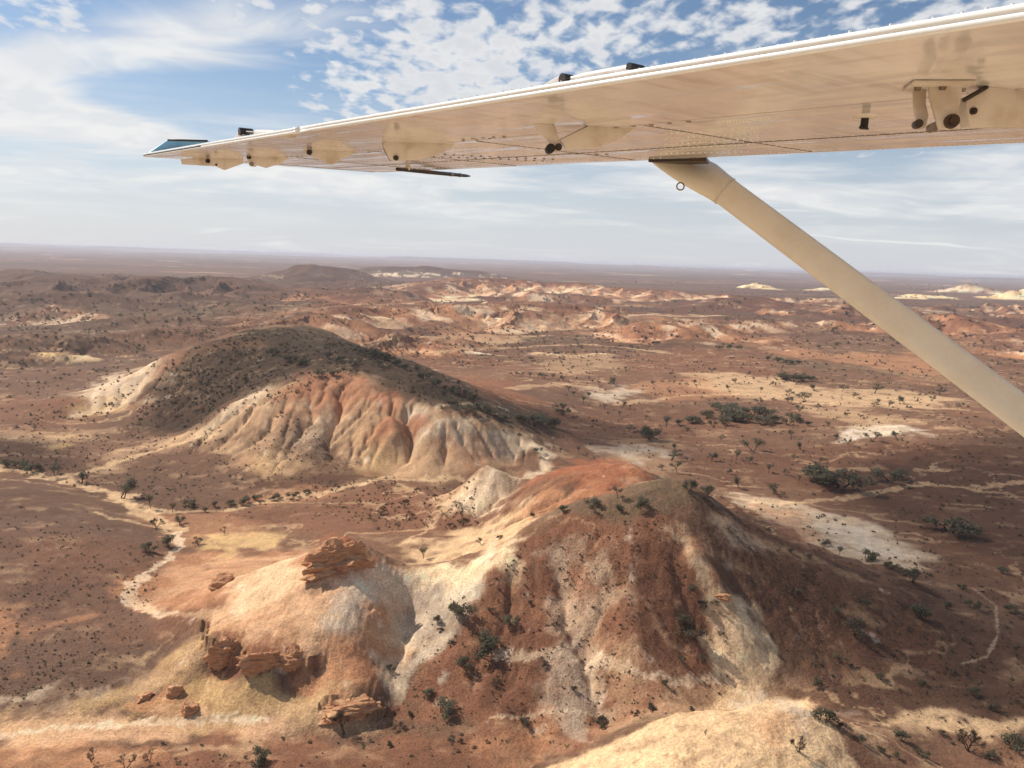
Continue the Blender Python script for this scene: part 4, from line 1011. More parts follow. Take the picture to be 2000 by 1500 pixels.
wing = obj('wing_panel', skin(SEAM + .007, CH, S_IN, TIP, tipcut=True), M_PAINT, plane, True, 40)
flap = obj('flap', skin(0.0, SEAM, S_IN, S_FA - .004, 8, False), M_PAINT, plane, True, 40)
ail = obj('aileron', skin(0.0, SEAM, S_FA + .004, TIP, 8, True), M_PAINT, plane, True, 40)
gap = bmesh.new()                                          # shroud closing the slot above the flap
for s0, s1 in ((S_IN, TIP - .3),):
    vs_ = [gap.verts.new(v) for v in ((SEAM - .01, s0, .02), (SEAM + .03, s0, .02), (SEAM + .03, s1, .02), (SEAM - .01, s1, .02), (SEAM - .01, s0, .06), (SEAM + .03, s0, .06), (SEAM + .03, s1, .06), (SEAM - .01, s1, .06))]
    for f in ((0, 1, 2, 3), (4, 5, 6, 7), (0, 1, 5, 4), (1, 2, 6, 5), (2, 3, 7, 6), (3, 0, 4, 7)): gap.faces.new([vs_[i] for i in f])
obj('slot_shroud', gap, M_GAP, wing)
# trailing edge: two rolled beads with a groove between them
for par, s0, s1 in ((flap, S_IN, S_FA - .004), (ail, S_FA + .004, TIP + .01)):
    for z, r in ((.0045, .0066), (TE - .004, .0068)):
        b = bmesh.new(); tube(b, [(-.003, s, z) for s in np.linspace(s0, s1, 30)], r, 10); obj('edge_bead', b, M_EDGE, par, True)
    b = bmesh.new(); rr_ = random.Random(4); s = s0
    while s < s1:
        cyl(b, (-.001, s, TE + .001), (-.001, s, TE + .0045 + rr_.random() * .002), .003, .0022, 6); s += .032 + rr_.random() * .01
    rv = obj('edge_rivets', b, M_EDGE, par); rv['kind'] = 'stuff'
b = bmesh.new(); tube(b, [(-.007, s, .009) for s in np.linspace(onwing(395, 289)[1], TIP + .01, 8)], .0042, 8); obj('edge_seal', b, M_BLACK, ail, True)
# upswept blue tip
A_, B_ = np.array([0, TIP + .012, 0]), np.array([1, TIP + .012, 0])
ptsT = [onplane(px, py, A_, B_) for px, py in ((279, 305), (326, 274), (404, 276), (452, 279), (440, 292), (345, 303))]
tp = obj('wing_tip', slab(ptsT, .03, (0, 1, 0)), M_BLUE, plane, True, 40); tp['label'] = 'pale blue upswept tip'
b = bmesh.new(); pe = [p + np.array([0, -.018, .002]) for p in (ptsT[1], ptsT[2])]; tube(b, [pe[0], pe[1]], .006, 8); obj('tip_cap_strip', b, M_DARK, tp, True)

# ------------------------------------------------------------------ hinge brackets hanging below flap and aileron
def fin(name, contact, outline, thick, bolts=(), mat=None, parent=None, lab=None):
    A, B = onwing(*contact[0]), onwing(*contact[1])
    pts = [onplane(px, py, A, B) for px, py in outline]
    for p in pts: p[2] = min(p[2], .004)
    ax = np.array([-(B[1] - A[1]), B[0] - A[0], 0.0]); ax /= np.linalg.norm(ax)
    o = obj(name, slab(pts, thick, ax), mat or M_FAIR, parent or plane, True, 35)
    for (px, py, rpx) in bolts:
        c = onplane(px, py, A, B); dist = np.linalg.norm(P0 + c[0] * ccam + c[1] * dcam + c[2] * ucam); r = rpx / F * dist
        side = -ax if (loc(np.zeros(3)) - c) @ ax < 0 else ax
        b = bmesh.new(); cyl(b, c + side * thick * .4, c + side * (thick * .5 + r * .8), r, r * .92, 14); cyl(b, c + side * (thick * .5 + r * .75), c + side * (thick * .5 + r * 1.2), r * .55, r * .5, 6)
        obj('bolt', b, M_DARK, o, True, 40)
    return o, A, B, ax
fin('hinge_bracket', ((395, 309), (475, 311)), [(354, 311), (392, 306), (474, 309), (472, 320), (438, 332), (422, 325), (357, 321)], .02, ((409, 315, 4), (425, 322, 2)))
o4, A4, B4, x4 = fin('hinge_bracket', ((484, 306), (564, 308)), [(482, 303), (566, 306), (548, 319), (519, 328), (503, 323), (494, 326), (486, 318)], .02, ((489, 307, 4),))
b = bmesh.new(); c = onplane(494, 321, A4, B4); cyl(b, c - x4 * .02, c + x4 * .02, .012, n=14); obj('roller', b, M_STEEL, o4, True, 40)
fin('hinge_bracket', ((589, 293), (701, 296)), [(588, 291), (703, 294), (673, 307), (648, 321), (621, 311), (604, 302)], .02, ((607, 298, 5),))
o2, A2, B2, x2 = fin('hinge_bracket', ((748, 277), (886, 282)), [(747, 275), (890, 281), (862, 299), (820, 311), (778, 315), (763, 313), (750, 288)], .022, ((775, 309, 5),))
b = bmesh.new(); e0, e1, e2 = (onplane(*q, A2, B2) for q in ((749, 278), (752, 292), (764, 313))); tube(b, [e0, e1, e2], .007, 8); obj('edge_angle', b, M_STEEL, o2, True)
o1, A1, B1, x1 = fin('flap_hinge', ((1040, 241), (1150, 247)), [(1039, 238), (1081, 240), (1092, 272), (1098, 289), (1087, 301), (1070, 275), (1050, 255)], .024, ((1090, 288, 7),))
fin('fairing', ((1040, 241), (1150, 247)), [(1092, 274), (1150, 246), (1240, 249), (1215, 269), (1170, 288), (1106, 293)], .03, (), None, o1)
b = bmesh.new(); c = onplane(1074, 291, A1, B1); cyl(b, c - x1 * .03, c + x1 * .03, .014, n=16); obj('roller', b, M_BLACK, o1, True, 40)
b = bmesh.new(); tube(b, [onplane(1093, 275, A1, B1) , onplane(1148, 248, A1, B1)], .004, 8); obj('hinge_rod', b, M_DARK, o1, True)
oB, AB, BB, xB = fin('flap_hinge', ((1776, 163), (1895, 164)), [(1813, 163), (1879, 166), (1874, 204), (1868, 228), (1852, 248), (1832, 254), (1823, 222), (1815, 192)], .012, ((1856, 238, 12),))
A_r = AB + xB * .05; B_r = BB + xB * .05
pr = [onplane(px, py, AB, BB) for px, py in ((1791, 163), (1818, 163), (1816, 195), (1822, 222), (1815, 246), (1802, 251), (1793, 210))]
away = xB if (loc(np.zeros(3)) - AB) @ xB < 0 else -xB
pr = [np.array([p[0], p[1], min(p[2], .003)]) + away * .035 for p in pr]
obj('hinge_arm', slab(pr, .012, xB), M_FAIR, oB, True, 35)
c = onplane(1797, 240, AB, BB) + away * .02; b = bmesh.new(); cyl(b, c - xB * .012, c + xB * .012, .0085, n=16); obj('bolt', b, M_DARK, oB, True, 40)
c = onplane(1826, 247, AB, BB) + away * .018; b = bmesh.new(); cyl(b, c - xB * .014, c + xB * .014, .009, n=14); obj('bushing', b, M_STEEL, oB, True, 40)
b = bmesh.new(); c0, c1 = onwing(1777, 161), onwing(1897, 161)
obj('base_plate', slab([c0 + (0, 0, -.004) - (c1 - c0) * .0 + away * -.03, c1 + (0, 0, -.004) + away * -.03, c1 + (0, 0, -.004) + away * .06, c0 + (0, 0, -.004) + away * .06], .006, (0, 0, 1)), M_FAIR, oB, True, 35)
for q in ((1790, 166), (1838, 165), (1876, 168)):
    c = onwing(*q) + np.array([0, 0, -.007]) - away * .015; b = bmesh.new(); cyl(b, c, c - np.array([0, 0, .006]), .0075, .006, 8); obj('bolt', b, M_STEEL, oB, True, 40)
oF, AF, BF, xF = fin('fairing', ((1880, 168), (2010, 179)), [(1876, 198), (1922, 171), (2060, 180), (2060, 225), (1985, 250), (1884, 250)], .03, ((1889, 219, 6),), None, oB)
b = bmesh.new(); tube(b, [onplane(1876, 199, AF, BF) - away * .02, onplane(1921, 173, AF, BF) - away * .02], .0045, 8); obj('hinge_rod', b, M_DARK, oB, True)
# fuel drain
c = onwing(1690, 228); dr = bmesh.new(); cyl(dr, c + (0, 0, .002), c - (0, 0, .004), .03, .028, 18); dro = obj('fuel_drain', dr, M_FAIR, plane, True, 40)
b = bmesh.new(); cyl(b, c - (0, 0, .004), c - (0, 0, .030), .0095, .0095, 14); cyl(b, c - (.017, 0, .027), c - (-.017, 0, .027), .0035, n=8); obj('drain_valve', b, M_BLACK, dro, True, 40)
# jacking and inspection fasteners along the skin
def dots(name, line, n, r, mat, parent, jitter=0):
    b = bmesh.new(); rr2 = random.Random(len(name) + n)
    for (p, q) in line:
        p, q = onwing(*p), onwing(*q)
        for i in range(n):
            c = p + (q - p) * i / (n - 1) + np.array([0, 0, -.0002 + section((p + (q - p) * i / (n - 1))[0])[0]]); cyl(b, c + (0, 0, .001), c - (0, 0, .0022), r, r * .7, 6)
    o = obj(name, b, mat, parent, True); o['kind'] = 'stuff'; return o
dots('skin_rivets', [((1300, 262), (1480, 250)), ((1300, 272), (1480, 260)), ((1300, 282), (1480, 270)), ((1290, 290), (1460, 283)), ((1290, 300), (1460, 296)), ((1400, 240), (1500, 232))], 16, .0045, M_EDGE, wing)
dots('camlock_fasteners', [((1205, 249), (1345, 237)), ((1110, 300), (1185, 302)), ((905, 272), (985, 266))], 5, .009, M_STEEL, wing)
dots('seam_fasteners', [((800, 299), (1080, 311)), ((800, 304), (1060, 314))], 17, .008, M_DARK, wing)
dots('leading_edge_rivets', [((760, 332), (1290, 309)), ((1400, 305), (2000, 277))], 60, .004, M_FAIR, wing)
dots('aileron_fasteners', [((720, 297), (770, 292)), ((905, 275), (985, 268)), ((560, 306), (590, 305))], 4, .008, M_STEEL, wing)
# lapped skin seams and their rivet rows
for s_ in (-.55, .35, 1.25, 2.15, 3.05, 3.95, 4.7):
    b = bmesh.new(); vs_ = []
    for c_ in (SEAM + .02, 1.40):
        for dy_ in (-.0013, .0013):
            for z_ in (-.0012, .004): vs_.append(b.verts.new((c_, s_ + dy_, z_)))
    for f in ((0, 1, 3, 2), (4, 5, 7, 6), (0, 1, 5, 4), (2, 3, 7, 6), (0, 2, 6, 4), (1, 3, 7, 5)): b.faces.new([vs_[i] for i in f])
    obj('skin_seam', b, M_GAP, wing)
b = bmesh.new(); vs_ = []
for s_ in (S_IN, TIP - .5):
    for dc in (-.002, .002):
        for z_ in (-.0012, .004): vs_.append(b.verts.new((1.06 + dc, s_, z_)))
for f in ((0, 1, 3, 2), (4, 5, 7, 6), (0, 1, 5, 4), (2, 3, 7, 6), (0, 2, 6, 4), (1, 3, 7, 5)): b.faces.new([vs_[i] for i in f])
obj('skin_seam', b, M_GAP, wing)
b = bmesh.new()
for s_ in (-.55, .35, 1.25, 2.15, 3.05, 3.95, 4.7):
    for c_ in np.arange(SEAM + .05, 1.4, .035):
        for dy_ in (-.016, .016): cyl(b, (c_, s_ + dy_, .001), (c_, s_ + dy_, -.0016), .0032, .002, 6)
for s_ in np.arange(S_IN, TIP - .5, .04): cyl(b, (1.045, s_, .001), (1.045, s_, -.0016), .0032, .002, 6); cyl(b, (1.075, s_, .001), (1.075, s_, -.0016), .0032, .002, 6)
rv = obj('seam_rivets', b, M_PAINT, wing, True); rv['kind'] = 'stuff'
# pitot tube under the leading edge
a = onwing(835, 336, -.02); e = loc(cray(918, 344) * (np.linalg.norm(P0 + a[0] * ccam + a[1] * dcam + a[2] * ucam) * 1.07))
b = bmesh.new(); d = e - a; tube(b, [a - d * .6, a, a + d * .55, a + d * .9, a + d], [.010, .012, .012, .010, .004], 12); pt = obj('pitot_tube', b, M_DARK, plane, True, 40)
for t0, t1, r_ in ((.5, .56, .0132), (.72, .76, .0128)):
    b = bmesh.new(); cyl(b, a + d * t0, a + d * t1, r_, n=12); obj('heater_band', b, M_STEEL, pt, True, 40)
b = bmesh.new(); cyl(b, a - d * .4, a - d * .4 + np.array([0, 0, .10]), .014, n=10); obj('pitot_mast', b, M_FAIR, pt, True, 40)
# balance weight and push-rod fairings standing above the trailing edge
def above(px, py, s):      # point over the trailing edge at span s seen at that pixel
    return onplane(px, py, np.array([0, s, 0.0]), np.array([1, s, 0.0]))
def over(px, py, c):       # point at chord station c
    n = ccam; Ac = P0 + c * ccam; r = cray(px, py); return loc(r * ((Ac @ n) / (r @ n)))
r1 = over(1050, 180, .03); f0 = [over(px, py, .03) for px, py in ((1046, 181), (1092, 153), (1108, 146), (1118, 170))]
tr = obj('tab_horn', slab(f0, .03, (1, 0, 0)), M_FAIR, plane, True, 40)
b = bmesh.new(); c = over(1110, 156, .03); cyl(b, c - np.array([.02, 0, 0]), c + np.array([.02, 0, 0]), .0125, n=14); cyl(b, over(1100, 150, .03), over(1103, 172, .03), .012, .009, 10); obj('rod_end', b, M_DARK, tr, True, 40)
b = bmesh.new(); tube(b, [over(1116, 154, .03), over(1150, 149, .03), over(1200, 141, .03), over(1240, 133, .03)], [.006, .0105, .0115, .0105], 12); obj('push_rod', b, M_FAIR, tr, True, 40)
b = bmesh.new(); cyl(b, over(1243, 128, .03), over(1241, 146, .03), .0085, .011, 12); c = over(1241, 133, .03); cyl(b, c - np.array([.02, 0, 0]), c + np.array([.02, 0, 0]), .009, n=12); obj('rod_end', b, M_DARK, tr, True, 40)
f1 = [over(px, py, .03) for px, py in ((463, 277), (474, 255), (482, 256), (482, 276))]
tr2 = obj('tab_horn', slab(f1, .04, (1, 0, 0)), M_FAIR, plane, True, 40)
b = bmesh.new(); tube(b, [over(478, 259, .03), over(504, 261, .03)], .010, 10); c = over(480, 258, .03); cyl(b, c - np.array([.03, 0, 0]), c + np.array([.03, 0, 0]), .018, n=12); obj('rod_end', b, M_DARK, tr2, True, 40)
b = bmesh.new(); tube(b, [over(503, 261, .03), over(530, 262, .03), over(575, 262, .03)], [.018, .018, .012], 12); obj('push_rod', b, M_FAIR, tr2, True, 40)

# ------------------------------------------------------------------ wing strut
top = onwing(1330, 316); Tc = P0 + top[0] * ccam + top[1] * dcam + top[2] * ucam
dT = -Tc[2]; dE = dT * .80
Kc = cray(1417, 374) * (dT * .97)                # lower edge of the cuff
Ec = cray(2000, 811) * dE
Xc = Kc + (Ec - Kc) * 1.5                        # runs on to the fuselage outside the frame
axis = Ec - Kc; axis /= np.linalg.norm(axis)
viewv = Kc / np.linalg.norm(Kc); wdir = np.cross(axis, viewv); wdir /= np.linalg.norm(wdir)
if wdir[1] < 0: wdir = -wdir
tdir = np.cross(axis, wdir)
def foil_ring(c, half, thick, wd, td, n=28):
    out = []
    for k in range(n):
        t = 2 * math.pi * k / n; x = math.cos(t); y = math.sin(t)
        y *= (1 - .35 * x) * .95
        out.append(loc(c + wd * half * x + td * thick * y))
    return out
def loft(rings):
    bm = bmesh.new(); R_ = [[bm.verts.new(p) for p in r] for r in rings]; n = len(R_[0])
    for A, B in zip(R_, R_[1:]):
        for k in range(n): bm.faces.new((A[k], A[(k + 1) % n], B[(k + 1) % n], B[k]))
    bm.faces.new(R_[0][::-1]); bm.faces.new(R_[-1]); return bm
hw = 25.5 / F * np.linalg.norm(Kc)
strut = obj('wing_strut', loft([foil_ring(Kc + (Xc - Kc) * t, hw, hw * .40, wdir, tdir) for t in np.linspace(0, 1, 14)]), M_STRUT, plane, True, 50)
w_top = (cray(1390, 316) - cray(1272, 316)); w_top /= np.linalg.norm(w_top)
ht = 57 / F * dT
td_top = np.cross(cray(1330, 316), w_top); td_top /= np.linalg.norm(td_top); td_top = -td_top if td_top @ tdir < 0 else td_top
rings = []
for t in np.linspace(0, 1, 10):
    c = Tc * (1 - t) + Kc * t
    wd = -w_top * (1 - t) + wdir * t if (-w_top) @ wdir > 0 else w_top * (1 - t) + wdir * t
    wd /= np.linalg.norm(wd); td = td_top * (1 - t) + tdir * t; td /= np.linalg.norm(td)
    e = t * t * (3 - 2 * t)
    rings.append(foil_ring(c, hw * 1.05 + (ht * .98 - hw * 1.05) * (1 - t) ** 1.7, hw * .46, wd, td))
cuff = obj('strut_cuff', loft(rings), M_STRUT, strut, True, 50)
b = bmesh.new(); ring = [Vector(p) for p in foil_ring(Kc - axis * .002, hw * 1.06, hw * .47, wdir, tdir, 28)]
tube(b, [ring[k] for k in range(28)] + [ring[0]], .0028, 6); obj('cuff_edge', b, M_FAIR, strut, True)
b = bmesh.new(); rc = loc(cray(1329, 364) * dT * .97); pts = [rc + (np.array([ccam @ np.array([1, 0, 0]), dcam @ np.array([1, 0, 0]), ucam @ np.array([1, 0, 0])]) * math.cos(t) + np.array([ccam[1], dcam[1], ucam[1]]) * math.sin(t)) * 7.0 / F * dT for t in np.linspace(0, 2 * math.pi, 17)]
tube(b, pts, .0032, 8); obj('tie_down_ring', b, M_STEEL, strut, True)
b = bmesh.new(); fp = [onwing(*q) - np.array([0, 0, .004]) for q in ((1266, 311), (1300, 316), (1386, 315), (1380, 309))]
obj('strut_fitting', slab(fp, .016, (0, 0, 1)), M_DARK, strut, True, 40)

# ------------------------------------------------------------------ desert trees and shrubs
def leaf_mat(name, a, b_, trans=.12):
    m = bpy.data.materials.new(name); m.use_nodes = True; T = NT(m.node_tree); T.n.clear()
    oi = T.new('ShaderNodeObjectInfo'); n = T.noise(T.new('ShaderNodeTexCoord').outputs['Object'], 7.0, 2.0, .5, dim='3D')
    f = T.m('ADD', T.m('MULTIPLY', oi.outputs['Random'], .6), T.m('MULTIPLY', n, .4))
    c = T.mix(f, (*a, 1), (*b_, 1))
    d1 = T.new('ShaderNodeBsdfDiffuse'); T.put(d1.inputs[0], c); d2 = T.new('ShaderNodeBsdfTranslucent'); T.put(d2.inputs[0], c)
    b = T.new('ShaderNodeMixShader'); b.inputs[0].default_value = .5; T.l.new(d1.outputs[0], b.inputs[1]); T.l.new(d2.outputs[0], b.inputs[2])
    o = T.new('ShaderNodeOutputMaterial'); T.l.new(b.outputs[0], o.inputs[0]); return m
M_LEAF = leaf_mat('mulga_leaf', (.13, .12, .078), (.24, .21, .14))
M_GREY = leaf_mat('saltbush_leaf', (.12, .10, .07), (.20, .16, .11))
M_BARK = leaf_mat('dark_bark', (.060, .042, .030), (.110, .080, .058))
M_TWIG = leaf_mat('dry_twigs', (.085, .055, .038), (.14, .10, .072))
def bm_mesh(name, bm, mat):
    me = bpy.data.meshes.new(name); bm.to_mesh(me); bm.free(); me.materials.append(mat); return me
def leaf_quad(bm, p, s, R):
    n = Vector((R.gauss(0, 1), R.gauss(0, 1), R.gauss(0, 1) + .5)).normalized(); t = n.orthogonal().normalized(); t.rotate(Matrix.Rotation(R.random() * 6.28, 3, n)); u = n.cross(t)
    a = s * (.7 + .6 * R.random()); c = a * (.45 + .3 * R.random())
    vs_ = [bm.verts.new(p + t * a), bm.verts.new(p + u * c), bm.verts.new(p - t * a), bm.verts.new(p - u * c)]
    bm.faces.new(vs_)
def plant(seed, kind):
    """unit-height plant: (stem mesh, crown mesh)"""
    R = random.Random(seed); tips = []; stem = bmesh.new()
    def grow(p, d, L, r, depth):
        q = p + d * L; mid = p + d * L * .5 + Vector((R.gauss(0, 1), R.gauss(0, 1), 0)) * L * .07
        tube(stem, [p, mid, q], [r, r * .85, r * .65], 5)
        if depth == 0: tips.append(q); return
        tips.append(q) if depth == 1 else None
        for _ in range(R.choice((2, 3)) if depth > 1 else R.choice((2, 3, 3))):
            d2 = (d + Vector((R.gauss(0, .55), R.gauss(0, .55), R.gauss(.08, .25)))).normalized()
            if d2.z < .05: d2.z = .1; d2.normalize()
            grow(q, d2, L * (.62 + .2 * R.random()), r * .62, depth - 1)
    nst = {'tree': R.choice((1, 2, 3)), 'bush': R.choice((3, 4, 5)), 'dead': R.choice((2, 3, 4))}[kind]
    for i in range(nst):
        a = R.random() * 6.28; lean = (.25 if nst == 1 else .55) * (.5 + R.random()) * (1.35 if kind == 'bush' else 1)
        d = Vector((math.cos(a) * lean, math.sin(a) * lean, 1)).normalized()
        grow(Vector((R.gauss(0, .02), R.gauss(0, .02), -.06)), d, {'tree': .40, 'bush': .26, 'dead': .34}[kind], .028 if kind != 'bush' else .02, 2 if kind != 'dead' else 3)
    crown = bmesh.new()
    if kind == 'dead':
        for t in tips:
            for _ in range(5):
                d = Vector((R.gauss(0, 1), R.gauss(0, 1), abs(R.gauss(.5, .5)))).normalized()
                tube(crown, [t, t + d * .07, t + d * .12 + Vector((R.gauss(0, .02), R.gauss(0, .02), R.gauss(0, .02)))], [.006, .005, .003], 3)
            if R.random() < .25:
                for _ in range(4): leaf_quad(crown, t + Vector((R.gauss(0, .05), R.gauss(0, .05), R.gauss(0, .04))), .025, R)
    else:
        for t in tips:
            rad_ = R.uniform(.12, .19); cnt = int(R.uniform(26, 40))
            for _ in range(cnt):
                v = Vector((R.gauss(0, 1), R.gauss(0, 1), R.gauss(0, .62))); v *= rad_ * R.random() ** .4 / max(v.length, .01)
                leaf_quad(crown, t + v, .038, R)
    zs_ = [v.co.z for v in crown.verts]; top_ = max(zs_)
    for bm in (stem, crown):
        for v in bm.verts: v.co /= top_
    return bm_mesh(kind + '_stems', stem, M_BARK if kind != 'dead' else M_TWIG), bm_mesh(kind + '_crown', crown, {'tree': M_LEAF, 'bush': M_LEAF, 'dead': M_TWIG}[kind])
PROTO = {'tree': [plant(s, 'tree') for s in (11, 12, 13, 14, 15)], 'bush': [plant(s, 'bush') for s in (21, 22, 23, 24)], 'dead': [plant(s, 'dead') for s in (31, 32, 33)]}
gmesh = [(a, b.copy()) for a, b in PROTO['bush']]
for a, b in gmesh: b.materials.clear(); b.materials.append(M_GREY)
PROTO['grey'] = gmesh
detail_h = grid_h
# ------------------------------------------------------------------ plants one can pick out: kind, pixel of the foot, height in pixels, width factor, label
NAMED = [
 ('tree', 237, 975, 42, 1.25, 'largest dark tree standing in the pale sandy creek on the left'),
 ('tree', 157, 948, 24, 1.3, 'dark tree in the sandy creek, next one left of the largest tree'),
 ('tree', 107, 932, 24, 1.4, 'low dark tree in the creek, second one left of the largest tree'),
 ('tree', 294, 994, 28, 1.1, 'dark round tree on the creek bank just right of the largest tree'),
 ('tree', 338, 1004, 19, 1.2, 'small dark tree at the fork where two sandy creeks meet'),
 ('dead', 305, 1032, 22, 1.2, 'bare grey shrub on the near bank of the creek fork'),
 ('bush', 330, 1070, 30, 1.1, 'leafy shrub at the lower end of the sandy creek'),
 ('bush', 290, 1080, 24, 1.2, 'dark shrub on the gibber edge below the creek fork'),
 ('bush', 352, 1025, 22, .9, 'upright shrub right beside the creek fork'),
 ('dead', 386, 1066, 16, 1.3, 'small bare bush at the left rim of the yellow clay pan'),
 ('dead', 440, 1045, 15, 1.2, 'thin bare shrub standing on the yellow clay pan'),
 ('tree', 826, 1092, 26, 1.3, 'crooked small tree above the pale saddle beside the red cap'),
 ('tree', 940, 1064, 16, 1.1, 'small tree on the cream bench behind the saddle'),
 ('bush', 976, 1052, 10, 1.0, 'tiny shrub at the upper end of the cream bench'),
 ('bush', 1100, 1001, 18, 1.4, 'dark shrub at the left end of the big hill crest'),
 ('bush', 1155, 992, 27, 1.4, 'broad dark bush on the crest of the big hill'),
 ('tree', 1206, 976, 27, 1.3, 'small tree on the big hill crest between two bushes'),
 ('bush', 1246, 989, 26, 1.2, 'round bush on the olive summit of the big hill'),
 ('bush', 1212, 998, 17, 1.0, 'little bush just below the big hill summit'),
 ('bush', 1345, 958, 30, 1.1, 'tall dark bush at the right shoulder of the big hill summit'),
 ('tree', 1322, 925, 28, 1.1, 'dark tree behind the right shoulder of the big hill'),
 ('bush', 1380, 968, 24, 1.4, 'wide bush hanging on the right slope of the summit'),
 ('bush', 1040, 1012, 12, 1.2, 'small shrub on the left flank of the orange dome'),
 ('bush', 905, 1205, 34, 1.3, 'grey-green bush at the top of the pale gully bank'),
 ('bush', 938, 1275, 46, 1.2, 'largest round bush on the red slope of the big hill'),
 ('bush', 905, 1306, 30, 1.1, 'round bush just left of the largest one on the red slope'),
 ('bush', 862, 1396, 34, 1.2, 'rounded bush low on the red slope near the gully mouth'),
 ('bush', 1000, 1222, 26, 1.4, 'low bush right of the pale bank on the red slope'),
 ('grey', 855, 1222, 18, 1.2, 'little grey bush on the pale gully bank'),
 ('grey', 762, 1316, 15, 1.2, 'tiny bush on the pale bank beside the dark gully'),
 ('dead', 672, 1440, 50, .95, 'tall bare shrub at the mouth of the dark gully'),
 ('bush', 835, 1364, 18, 1.6, 'small dark bush at the lower gully bank'),
 ('bush', 500, 1490, 26, 1.4, 'dark round bush on the red ground at the bottom edge'),
 ('dead', 245, 1503, 32, 1.1, 'bare shrub at the bottom edge beside the pale wash'),
 ('dead', 292, 1490, 24, 1.3, 'smaller bare shrub just right of the one at the bottom edge'),
 ('dead', 178, 1490, 26, 1.2, 'bare shrub at the bottom left on the orange flat'),
 ('dead', 1890, 1472, 42, 1.0, 'leafless crooked shrub on the sand at the lower right'),
 ('bush', 1762, 1448, 24, 1.3, 'dark bush where the cream dome meets the sand'),
 ('bush', 1978, 1462, 28, 1.5, 'bush at the right edge near the bottom corner'),
 ('bush', 1610, 1412, 25, 1.4, 'grey-green bush on the right shoulder of the cream dome'),
 ('dead', 1560, 1470, 30, 1.0, 'bare shrub on the right flank of the cream dome'),
 ('dead', 1378, 1440, 16, .7, 'thin bare stick shrub on top of the cream dome'),
 ('grey', 1668, 1242, 40, 1.1, 'grey sparse bush on the dark right slope of the big hill'),
 ('bush', 1800, 1214, 34, 1.3, 'dark bush low on the right slope above the curved track'),
 ('bush', 1780, 1140, 34, .9, 'upright bush at the lower tip of the white flat'),
 ('tree', 1640, 1086, 18, 1.2, 'small tree at the lower edge of the white flat'),
 ('bush', 1690, 1094, 20, 1.7, 'low wide bush on the white flat'),
 ('tree', 1445, 955, 27, 1.0, 'dark tree at the upper corner of the white flat'),
 ('tree', 1512, 965, 25, 1.2, 'dark tree above the white flat, right of the corner tree'),
 ('bush', 1640, 950, 40, 2.2, 'wide dark thicket on the red plain behind the white flat'),
 ('bush', 1740, 942, 28, 2.0, 'wide low thicket right of the largest one on the red plain'),
 ('bush', 1860, 1040, 30, 2.4, 'long low thicket on the red plain far right'),
 ('bush', 1270, 860, 30, 1.4, 'dark clump of shrubs beyond the orange dome'),
 ('tree', 1300, 835, 24, 1.6, 'spreading tree left of the dense grove'),
 ('tree', 1342, 850, 16, 1.3, 'small tree just below the left end of the grove'),
 ('tree', 1390, 900, 20, 1.5, 'lone tree on the brown plain below the grove'),
 ('tree', 1500, 925, 18, 1.5, 'lone tree on the brown plain above the white flat'),
 ('tree', 1472, 882, 26, 1.6, 'big pale green tree on the brown plain'),
 ('tree', 1752, 860, 16, 1.4, 'tree at the right end of the white claypan'),
 ('tree', 1705, 862, 18, 1.6, 'tree on the near edge of the white claypan'),
 ('tree', 1645, 766, 15, 1.5, 'round grey-green tree on the sand flat beyond the claypan'),
 ('tree', 1707, 768, 19, 1.3, 'taller round tree on the sand flat near the strut'),
 ('tree', 1832, 770, 13, 1.3, 'small tree on the sand flat close under the strut'),
 ('tree', 1575, 786, 20, 1.5, 'dark tree on the sand flat above the grove end'),
]
